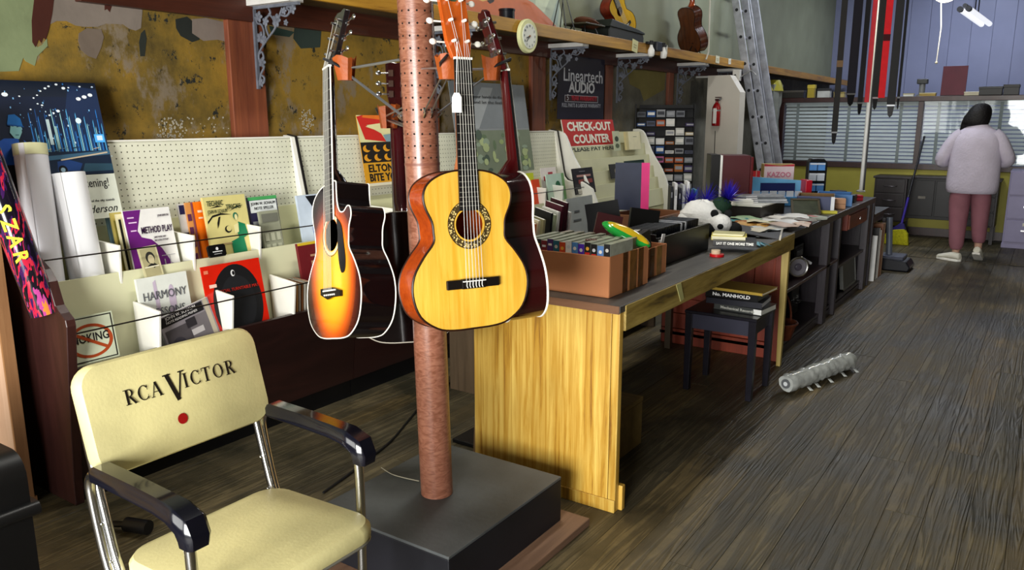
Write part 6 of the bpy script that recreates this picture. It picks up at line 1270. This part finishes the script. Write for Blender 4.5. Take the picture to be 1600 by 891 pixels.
for i, (a, b) in enumerate(zip(xs[:-1], xs[1:])):
    a += .03; b -= .03
    if b-a < .4: 
        MB().b2((a, YP, .9), (b, YP+.06, 1.675)).build('infill_panel', DF, pt); continue
    wdw = struct(MB().b2((a, YP+.016, .9), (b, YP+.022, 1.675)).build('window_%d' % i, GLS))
    sm = MB().box((0, 0, 0), (b-a-.02, .042, .0018), (R(50), 0, 0)).mesh('slat', [SLT])
    for k in range(16):
        s = link('slat', sm, wdw); s.location = ((a+b)/2, YP+.062, .925+.0475*k)
    for x in (a+.17, (a+b)/2, b-.2): MB().b2((x-.018, YP+.042, .9), (x+.018, YP+.044, 1.66)).build('ladder_tape', mat('#8f9596', .5), wdw)
    MB().b2((a, YP+.045, 1.645), (b, YP+.08, 1.674)).build('blind_head', mat('#c4c8cc', .4), wdw)
ZP = 1.736
def pbox(name, label, cat, u, v, dim, col, lid=None, rz=0, y=YP+.02, extra=None):
    p = wy(u, v, y); w, d, h = dim; o = thing(name, label, cat, (p.x, y, ZP), (0, 0, R(rz)), 'odds and ends on the partition top'); MB().b2((-w/2, -d/2, 0), (w/2, d/2, h)).build('body', mat(col, .4, 0, .15), o, .004)
    if lid: MB().b2((-w/2-.004, -d/2-.004, h*.72), (w/2+.004, d/2+.004, h)).build('lid', mat(lid, .4), o, .003)
    return o
pbox('storage_tin', 'dark long storage tin at the left end of the partition top', 'tin', 1238, 150, (.32, .12, .1), '#262420', '#4a4640'); pbox('storage_tin', 'yellow tin standing beside the dark tin', 'tin', 1268, 145, (.09, .08, .17), '#a89430', '#c4b040'); pbox('storage_tin', 'white and black small radio next to the yellow tin', 'radio', 1288, 148, (.16, .1, .12), '#b9bcb8', '#26282a')
pbox('storage_tin', 'cream flat box left of the hanging straps', 'box', 1312, 150, (.13, .1, .07), '#b5a468', '#8c7c44'); pbox('storage_tin', 'white flat box beside the dark red panel', 'box', 1420, 149, (.12, .08, .035), '#d8d8d0', '#c4b878'); pbox('storage_tin', 'yellow flat box just left of the dark red panel', 'box', 1450, 148, (.18, .1, .04), '#a88c3c', '#cfc08a')
pbox('storage_tin', 'pale long box right of the dark red panel', 'box', 1522, 145, (.2, .1, .045), '#b8b094', '#d0cab0'); pbox('storage_tin', 'black typewriter shaped machine on the partition top', 'machine', 1548, 146, (.24, .14, .1), '#101112', '#1c1d20'); pbox('storage_tin', 'black squat machine at the right end of the partition top', 'machine', 1580, 146, (.16, .14, .12), '#131416', '#0c0c0e')
p = wy(1488, 150, YP+.03); o = thing('red_board', 'dark red upright panel on the partition top', 'panel', (p.x, YP+.03, ZP), (R(-6), 0, 0)); MB().b2((-.135, 0, 0), (.135, .02, .36)).build('panel_board', mat('#5c1a2a', .45, 0, .15, 8), o, .003); MB().b2((-.135, -.003, 0), (.135, 0, .01)).build('bottom_edge', mat('#2a0c12', .5), o)
p = wy(1440, 146, YP+.03); o = thing('tape_dispenser', 'grey dispenser on a round stem standing on the partition top', 'dispenser', (p.x, YP+.03, ZP)); MB().lathe([(.06, 0), (.06, .015), (.035, .03), (.035, .15), (.0, .15)], 16).build('stem', mat('#7a7c7c', .35), o); MB().b2((-.06, -.05, .15), (.06, .05, .21)).build('head', mat('#3a3c3a', .4), o, .008)
# old desk with drawers
YD = 10.85; DD = wood('#1a1316', '#2c2226', 2, 14, .4, 0, .05, 8)
d = thing('old_desk', 'black old wooden desk with drawers against the yellow partition', 'desk', (-1.83, YD, 0))
MB().b2((-.02, -.02, .735), (.42, .43, .76)).build('left_top', DD, d, .005); MB().b2((.42, .03, .75), (.94, .43, .77)).build('middle_top', DD, d, .005); MB().b2((.94, -.02, .735), (1.36, .43, .76)).build('right_top', DD, d, .005)
for x in (0, .97):
    MB().b2((x, .0, .2), (x+.37, .42, .735)).build('pedestal', DD, d, .003)
    for k in range(3):
        q = MB().b2((x+.02, -.014, .215+.172*k), (x+.35, 0, .375+.172*k)).build('drawer', DD, d, .004); MB().tube([(x+.11, -.014, .30+.172*k), (x+.13, -.034, .295+.172*k), (x+.24, -.034, .295+.172*k), (x+.26, -.014, .30+.172*k)], .007, 6).build('handle', mat('#4a4446', .35, .4), q)
    for xx in (x+.01, x+.33):
        for yy in (.01, .38): MB().b2((xx, yy, 0), (xx+.035, yy+.035, .2)).build('leg', DD, d)
MB().b2((.37, .06, .25), (.97, .42, .75)).build('middle_cabinet', mat('#0a080a', .4), d, .003); MB().b2((.40, .045, .29), (.67, .06, .72)).build('cabinet_door', mat('#0d0a0c', .35), d, .003); MB().b2((.69, .045, .29), (.95, .06, .72)).build('cabinet_door', mat('#0d0a0c', .35), d, .003); MB().b2((.5, .043, .5), (.58, .0445, .53)).build('name_plate', mat('#6b665c', .4), d)
f = thing('filing_cabinet', 'lavender grey metal filing cabinet at the right picture edge', 'cabinet', (-.39, 10.72, 0)); LV = mat('#8f88a8', .4, 0, .06)
MB().b2((0, 0, .04), (.46, .55, .88)).build('cabinet_body', LV, f, .004); MB().b2((-.005, -.005, 0), (.465, .55, .05)).build('plinth', LV, f)
for k in range(3):
    q = MB().b2((.012, -.014, .07+.27*k), (.448, 0, .325+.27*k)).build('drawer', LV, f, .004); MB().b2((.17, -.03, .2+.27*k), (.29, -.014, .215+.27*k)).build('handle', CHROME, q); MB().b2((.18, -.016, .26+.27*k), (.28, -.014, .295+.27*k)).build('label_holder', mat('#dcd6c0', .4), q)
# broom
br = thing('broom', 'purple and yellow broom with a black pole leaning on the desk', 'broom', (-1.43, 10.28, .0)); tp = Vector((.14, .42, 1.25)); d0 = tp-Vector((.06, .0, .28)); 
bl = MB(); rings = []
bl.prism([(-.17, .0), (.13, .0), (.11, .13), (.07, .19), (-.09, .17), (-.13, .12)], -.04, .04, 1).build('bristles', mat('#b9b414', .7, 0, .25, 40, .6, 90), br, .008); MB().prism([(-.1, .165), (.08, .185), (.06, .24), (.04, .26), (.02, .26), (-.05, .2)], -.03, .03, 1).build('purple_cap', mat('#2b2470', .35), br, .005)
MB().cyl((.03, 0, .24), (.06, .1, .55), .014).build('purple_sleeve', mat('#3a2c94', .35), br); MB().cyl((.06, .1, .55), (.10, .62, 1.25), .012).build('pole', mat('#131016', .35), br)
# conduit pole, straps, lamp, tubes
p = fl(1345, 300, ZS); o = thing('white_pole', 'thin white pole rising from the counter end to the ceiling', 'pole', (p.x, p.y, ZS)); MB().cyl((0, 0, 0), (0, 0, 4.0-ZS), .017, seg=14).build('pipe', mat('#dfe0de', .3), o); MB().lathe([(.04, 0), (.04, .012), (.02, .02)], 16).build('foot_flange', mat('#9a9b98', .4), o); MB().b2((.018, -.008, .0), (.03, .008, 4.0-ZS)).build('shade_strip', mat('#17171a', .4), o)  # black strip along the pipe stands in for its shadow edge
YS = 7.0
rd = thing('strap_rail', 'black ceiling-hung rail from which the guitar straps hang', 'rail', (-1.35, YS, 2.95)); MB().cyl((-.45, 0, 0), (.45, 0, 0), .012).build('rail_bar', mat('#17171a', .4), rd)
for x in (-.4, .4): MB().cyl((x, 0, 0), (x, 0, ZC-2.95), .006, seg=8).build('drop_rod', mat('#17171a', .4), rd)
def strap(label, u, vb, wid, col, uw=None, vt=0, off=0, tail=True, band=None):
    y = YS+off; b = wy(u, vb, y); zt = 2.94; Lg = zt-b.z
    o = thing('guitar_strap', label, 'strap', (b.x, y, b.z), (0, 0, R(10+(u*7) % 25)), 'guitar straps hanging from the rail'); w = wid/2
    e = .09 if tail else .0; hgt = Lg-.35
    MB().prism([(-w, e), (w, e), (w, hgt), (-w*.6, hgt+.04), (-w, hgt)], -.003, .003, 1).build('webbing', mat(col, .6, 0, .12, 20), o, .001, 1)
    if tail: MB().prism([(-w*.9, e+.01), (w*.9, e+.01), (w*.55, .02), (0, 0), (-w*.55, .02)], -.004, .004, 1).build('leather_end', mat('#0d0c0f', .35), o); MB().b2((-w, -.006, e), (w, .006, e+.012)).build('buckle', STEEL, o)
    MB().b2((-w*.35, -.002, hgt), (w*.35, .002, Lg)).build('tail_strap', mat('#101014', .5), o)
    if band: MB().b2((-w*1.02, -.005, hgt*.45), (w*1.02, .005, hgt*.45+.05)).build('slider', mat(band, .4), o)
strap('long thin black and brown strap hanging leftmost, reaching lowest', 1302, 226, .045, '#171412', off=-.2, band='#6b5238'); strap('navy black wide strap with a grey plastic end', 1328, 166, .07, '#14121c', off=.0); strap('narrow black strap right of the navy one', 1342, 180, .04, '#101014', off=.06)
strap('slim red strap left of the white pole', 1354, 160, .035, '#b01222', off=.1, tail=False); strap('dark green black strap behind the white pole', 1366, 172, .045, '#0f1614', off=.12); strap('bright red wide strap right of the white pole', 1377, 153, .05, '#c8101c', off=.03, tail=False, band='#3a0a10'); strap('wide black strap with a silver buckle and rounded tip', 1390, 184, .06, '#0c0c0f', off=.08); strap('thin black cord-like strap hanging rightmost', 1402, 172, .02, '#0c0c0f', off=.0)
p = wy(1478, -12, 8.2); o = thing('hanging_lamp', 'lit glass globe lamp with a pull cord near the ceiling', 'lamp', p); MB().ball((0, 0, 0), (.1, .1, .085), 20, 12).build('globe', mat('#fff3d0', .3, 0, 0, emit=5.0), o); MB().lathe([(.03, .08), (.05, .1), (.045, .16), (.012, .18), (.012, 4.0-p.z)], 14).build('fitting', mat('#2a2822', .4), o); 
e = wy(1463, 98, 8.2)-p; MB().tube([(-.03, 0, -.06), (e.x*.5, 0, e.z*.5), (e.x, 0, e.z)], .004, 6).build('pull_cord', mat('#e4e2da', .4), o); MB().ball((e.x, 0, e.z), .012).build('cord_knob', mat('#c9c4b4', .4), o)
pl_ = bpy.data.lights.new('globe_light', 'POINT'); pl_.energy = 24; pl_.color = (1, .93, .75); pl_.shadow_soft_size = .1; lo = bpy.data.objects.new('globe_light', pl_); COL.objects.link(lo); lo.location = p+Vector((0, -.16, -.12))
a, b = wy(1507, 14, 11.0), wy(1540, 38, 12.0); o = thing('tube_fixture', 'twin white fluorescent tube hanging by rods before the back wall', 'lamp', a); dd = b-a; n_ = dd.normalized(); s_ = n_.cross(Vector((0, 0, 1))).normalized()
for s in (-.045, .045): MB().cyl(s_*s, s_*s+dd, .03, seg=14).build('tube', mat('#eef0f6', .25, 0, 0, emit=.9), o); MB().cyl(s_*s-n_*.02, s_*s+n_*.03, .032, seg=14).build('end_cap', mat('#2b2c30', .4), o)  # weak emission added so the tubes look bright white
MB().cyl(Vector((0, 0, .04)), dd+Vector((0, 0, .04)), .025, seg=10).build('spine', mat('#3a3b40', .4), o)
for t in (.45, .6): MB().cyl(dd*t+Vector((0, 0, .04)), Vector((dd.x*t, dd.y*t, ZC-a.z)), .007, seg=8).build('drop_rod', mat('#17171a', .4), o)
# ============================================================ customer seen from behind
pe = thing('person', 'person seen from behind in a pale lavender jacket and dusty rose trousers', 'person', (-.665, 9.42, 0))
def skin(name, joints, edges, m, parent, sub=1, root=0):
    me = bpy.data.meshes.new(name); me.from_pydata([j[0] for j in joints], edges, []); me.materials.append(m); o = bpy.data.objects.new(name, me); COL.objects.link(o); o.parent = parent
    md = o.modifiers.new('skin', 'SKIN')
    for i, j in enumerate(joints):
        r_ = j[1]; me.skin_vertices[0].data[i].radius = r_ if isinstance(r_, tuple) else (r_, r_)
    me.skin_vertices[0].data[root].use_root = True; md.use_smooth_shade = True
    s = o.modifiers.new('sub', 'SUBSURF'); s.levels = sub; s.render_levels = sub; return o
SK = mat('#c49a84', .5, 0, .08)
J = [((0, 0, .82), .12), ((0, -.01, 1.0), (.13, .09)), ((0, 0, 1.2), (.15, .1)), ((0, .01, 1.34), (.1, .08)), ((0, .03, 1.40), .048), ((-.0, .06, 1.47), (.07, .085)), ((-.0, .07, 1.555), (.068, .085)), ((-.0, .06, 1.60), (.04, .05)), ((-.005, .155, 1.50), .012),
     ((-.15, .0, 1.29), .04), ((-.25, .02, 1.06), .042), ((-.16, .22, 1.06), .03), ((-.11, .29, 1.08), .028), ((-.09, .36, 1.10), .009),
     ((.15, .0, 1.29), .04), ((.25, .03, 1.07), .042), ((.14, .24, 1.08), .03), ((.09, .3, 1.10), .028), ((.06, .36, 1.12), .009),
     ((-.09, 0, .76), .085), ((-.085, .01, .45), .06), ((-.075, -.01, .09), .04), ((-.085, .0, .045), .035), ((-.20, .04, .03), .03),
     ((.09, .01, .76), .085), ((.10, .07, .46), .06), ((.115, .10, .15), .04), ((.115, .09, .085), .036), ((.125, .2, .035), .03)]
Ed = [(0, 1), (1, 2), (2, 3), (3, 4), (4, 5), (5, 6), (6, 7), (5, 8), (3, 9), (9, 10), (10, 11), (11, 12), (12, 13), (3, 14), (14, 15), (15, 16), (16, 17), (17, 18), (0, 19), (19, 20), (20, 21), (21, 22), (22, 23), (0, 24), (24, 25), (25, 26), (26, 27), (27, 28)]
nJ = len(J)
for hand, (px_, py_, pz_), sg in ((12, (-.11, .29, 1.08), 1), (17, (.09, .3, 1.10), -1)):
    for k, (dx, ln) in enumerate(((-.018, .06), (-.006, .065), (.012, .055))):
        J.append(((px_+dx*1.6, py_+ln*.6, pz_+.02-.012*k), .008)); J.append(((px_+dx*1.8, py_+ln, pz_+.005-.012*k), .007)); Ed += [(hand, len(J)-2), (len(J)-2, len(J)-1)]
    J.append(((px_+sg*.045, py_+.02, pz_+.02), .009)); Ed.append((hand, len(J)-1))
skin('body', J, Ed, SK, pe, 1)
def loft(rings, m, name, parent, seg=20, wob=0, caps=True):
    mb = MB(); vs = []; n = len(rings)
    for i, (cx, cy, cz, rx, ry) in enumerate(rings):
        for k in range(seg):
            t = 2*math.pi*k/seg; w = 1+wob*math.sin(k*3.1+i*1.3); vs.append((cx+rx*math.cos(t)*w, cy+ry*math.sin(t)*w, cz))
    fs = [(i*seg+k, i*seg+(k+1) % seg, (i+1)*seg+(k+1) % seg, (i+1)*seg+k) for i in range(n-1) for k in range(seg)]
    if caps: fs += [tuple(range(seg)), tuple(range((n-1)*seg, n*seg))]
    o = mb.add(vs, fs, True).build(name, m, parent); s = o.modifiers.new('sub', 'SUBSURF'); s.levels = 1; s.render_levels = 1; return o
JK = mat('#c2bacb', .9, 0, .08, 8, .5, 50); TR = mat('#94616c', .75, 0, .12, 8, .15, 30)
jk = loft([(.0, .0, .735, .19, .125), (0, 0, .70, .215, .15), (.0, 0, .74, .24, .165), (.0, 0, .85, .245, .17), (0, 0, 1.0, .235, .16), (0, 0, 1.15, .232, .155), (0, .0, 1.26, .228, .145), (0, .01, 1.33, .19, .12), (0, .02, 1.375, .11, .09), (0, .025, 1.41, .075, .075), (0, .028, 1.44, .068, .07)], JK, 'jacket', pe, 24, .012)
for s, el_, hd in ((-1, (-.30, .0, 1.03), (-.17, .22, 1.05)), (1, (.285, .04, 1.05), (.15, .24, 1.07))):
    pts = smoothpts([(s*.13, .0, 1.30), (s*.19, .0, 1.25), ((s*.21+el_[0])/2, 0, 1.15), el_, ((el_[0]+hd[0])/2, .12, 1.03), hd], 4); n = len(pts)
    MB().tube(pts, [.078-.02*(i/(n-1)) for i in range(n)], 12).build('sleeve', JK, jk)
MB().tube([(.07*math.cos(a*.524), .028+.072*math.sin(a*.524), 1.435) for a in range(12)], .014, 8, closed=True).build('collar', JK, jk); MB().b2((-.1, -.001, 0), (.1, 0, .001)).build('hem_seam', mat('#a89fb2', .9), jk).location = (0, -.155, .735)
tr = loft([(-.02, 0, .86, .19, .13), (-.01, 0, .78, .195, .135), (0, 0, .70, .185, .13)], TR, 'trousers', pe, 20)
for nm, rg in (('trouser_leg', [(-.09, 0, .76, .105, .125), (-.095, .0, .62, .103, .11), (-.09, .0, .45, .088, .092), (-.082, -.005, .25, .076, .08), (-.078, -.01, .095, .068, .072)]), ('trouser_leg', [(.09, 0, .76, .1, .125), (.095, .03, .62, .095, .11), (.1, .06, .45, .082, .09), (.11, .085, .28, .07, .078), (.115, .10, .175, .064, .07)])): loft(rg, TR, nm, tr, 16, .02)
SH = mat('#d9d6c8', .5, 0, .08); SO = mat('#eceae2', .4)
def shoe(loc, rot):
    o = MB(); rings = []; seg = 12
    for y, w, h, z in ((-.12, .028, .03, .035), (-.11, .036, .045, .045), (-.05, .04, .05, .05), (.02, .042, .038, .042), (.08, .043, .028, .034), (.12, .034, .02, .03), (.135, .015, .012, .026)):
        rings.append([(w*math.cos(2*math.pi*k/seg), y, z+h*math.sin(2*math.pi*k/seg)*(1 if math.sin(2*math.pi*k/seg) > 0 else .5)) for k in range(seg)])
    vs = [v for r_ in rings for v in r_]; n = len(rings)
    fs = [(i*seg+k, i*seg+(k+1) % seg, (i+1)*seg+(k+1) % seg, (i+1)*seg+k) for i in range(n-1) for k in range(seg)]+[tuple(range(seg)), tuple(range((n-1)*seg, n*seg))]
    s = o.add(vs, fs, True).build('shoe', SH, pe); at(s, loc, rot); MB().prism([(.042, -.05), (.044, .06), (.03, .125), (0, .14), (-.03, .125), (-.044, .06), (-.042, -.05), (-.036, -.115), (0, -.13), (.036, -.115)], 0, .024, 2).build('sole', SO, s, .004)
shoe((-.13, -.01, .0), (0, 0, R(62))); shoe((.12, .085, .035), (R(-24), 0, R(-6)))
HR = mat('#080506', .6, 0, .4, 40, .6, 70)
hr = loft([(-.02, .01, 1.375, .06, .03), (-.03, .0, 1.385, .105, .06), (-.035, .01, 1.42, .125, .088), (-.02, .03, 1.48, .122, .105), (-.005, .045, 1.54, .108, .108), (0, .055, 1.59, .08, .085), (0, .06, 1.618, .03, .035)], HR, 'hair', pe, 20, .02)
MB().tube([(-.09, .03, 1.47), (-.125, .02, 1.40), (-.16, .03, 1.34)], [.055, .042, .01], 10).build('hair_lock', HR, hr)
for s in (-1, 1): MB().ball((s*.075, .07, 1.49), (.008, .018, .03), 8, 6).build('ear', SK, pe)
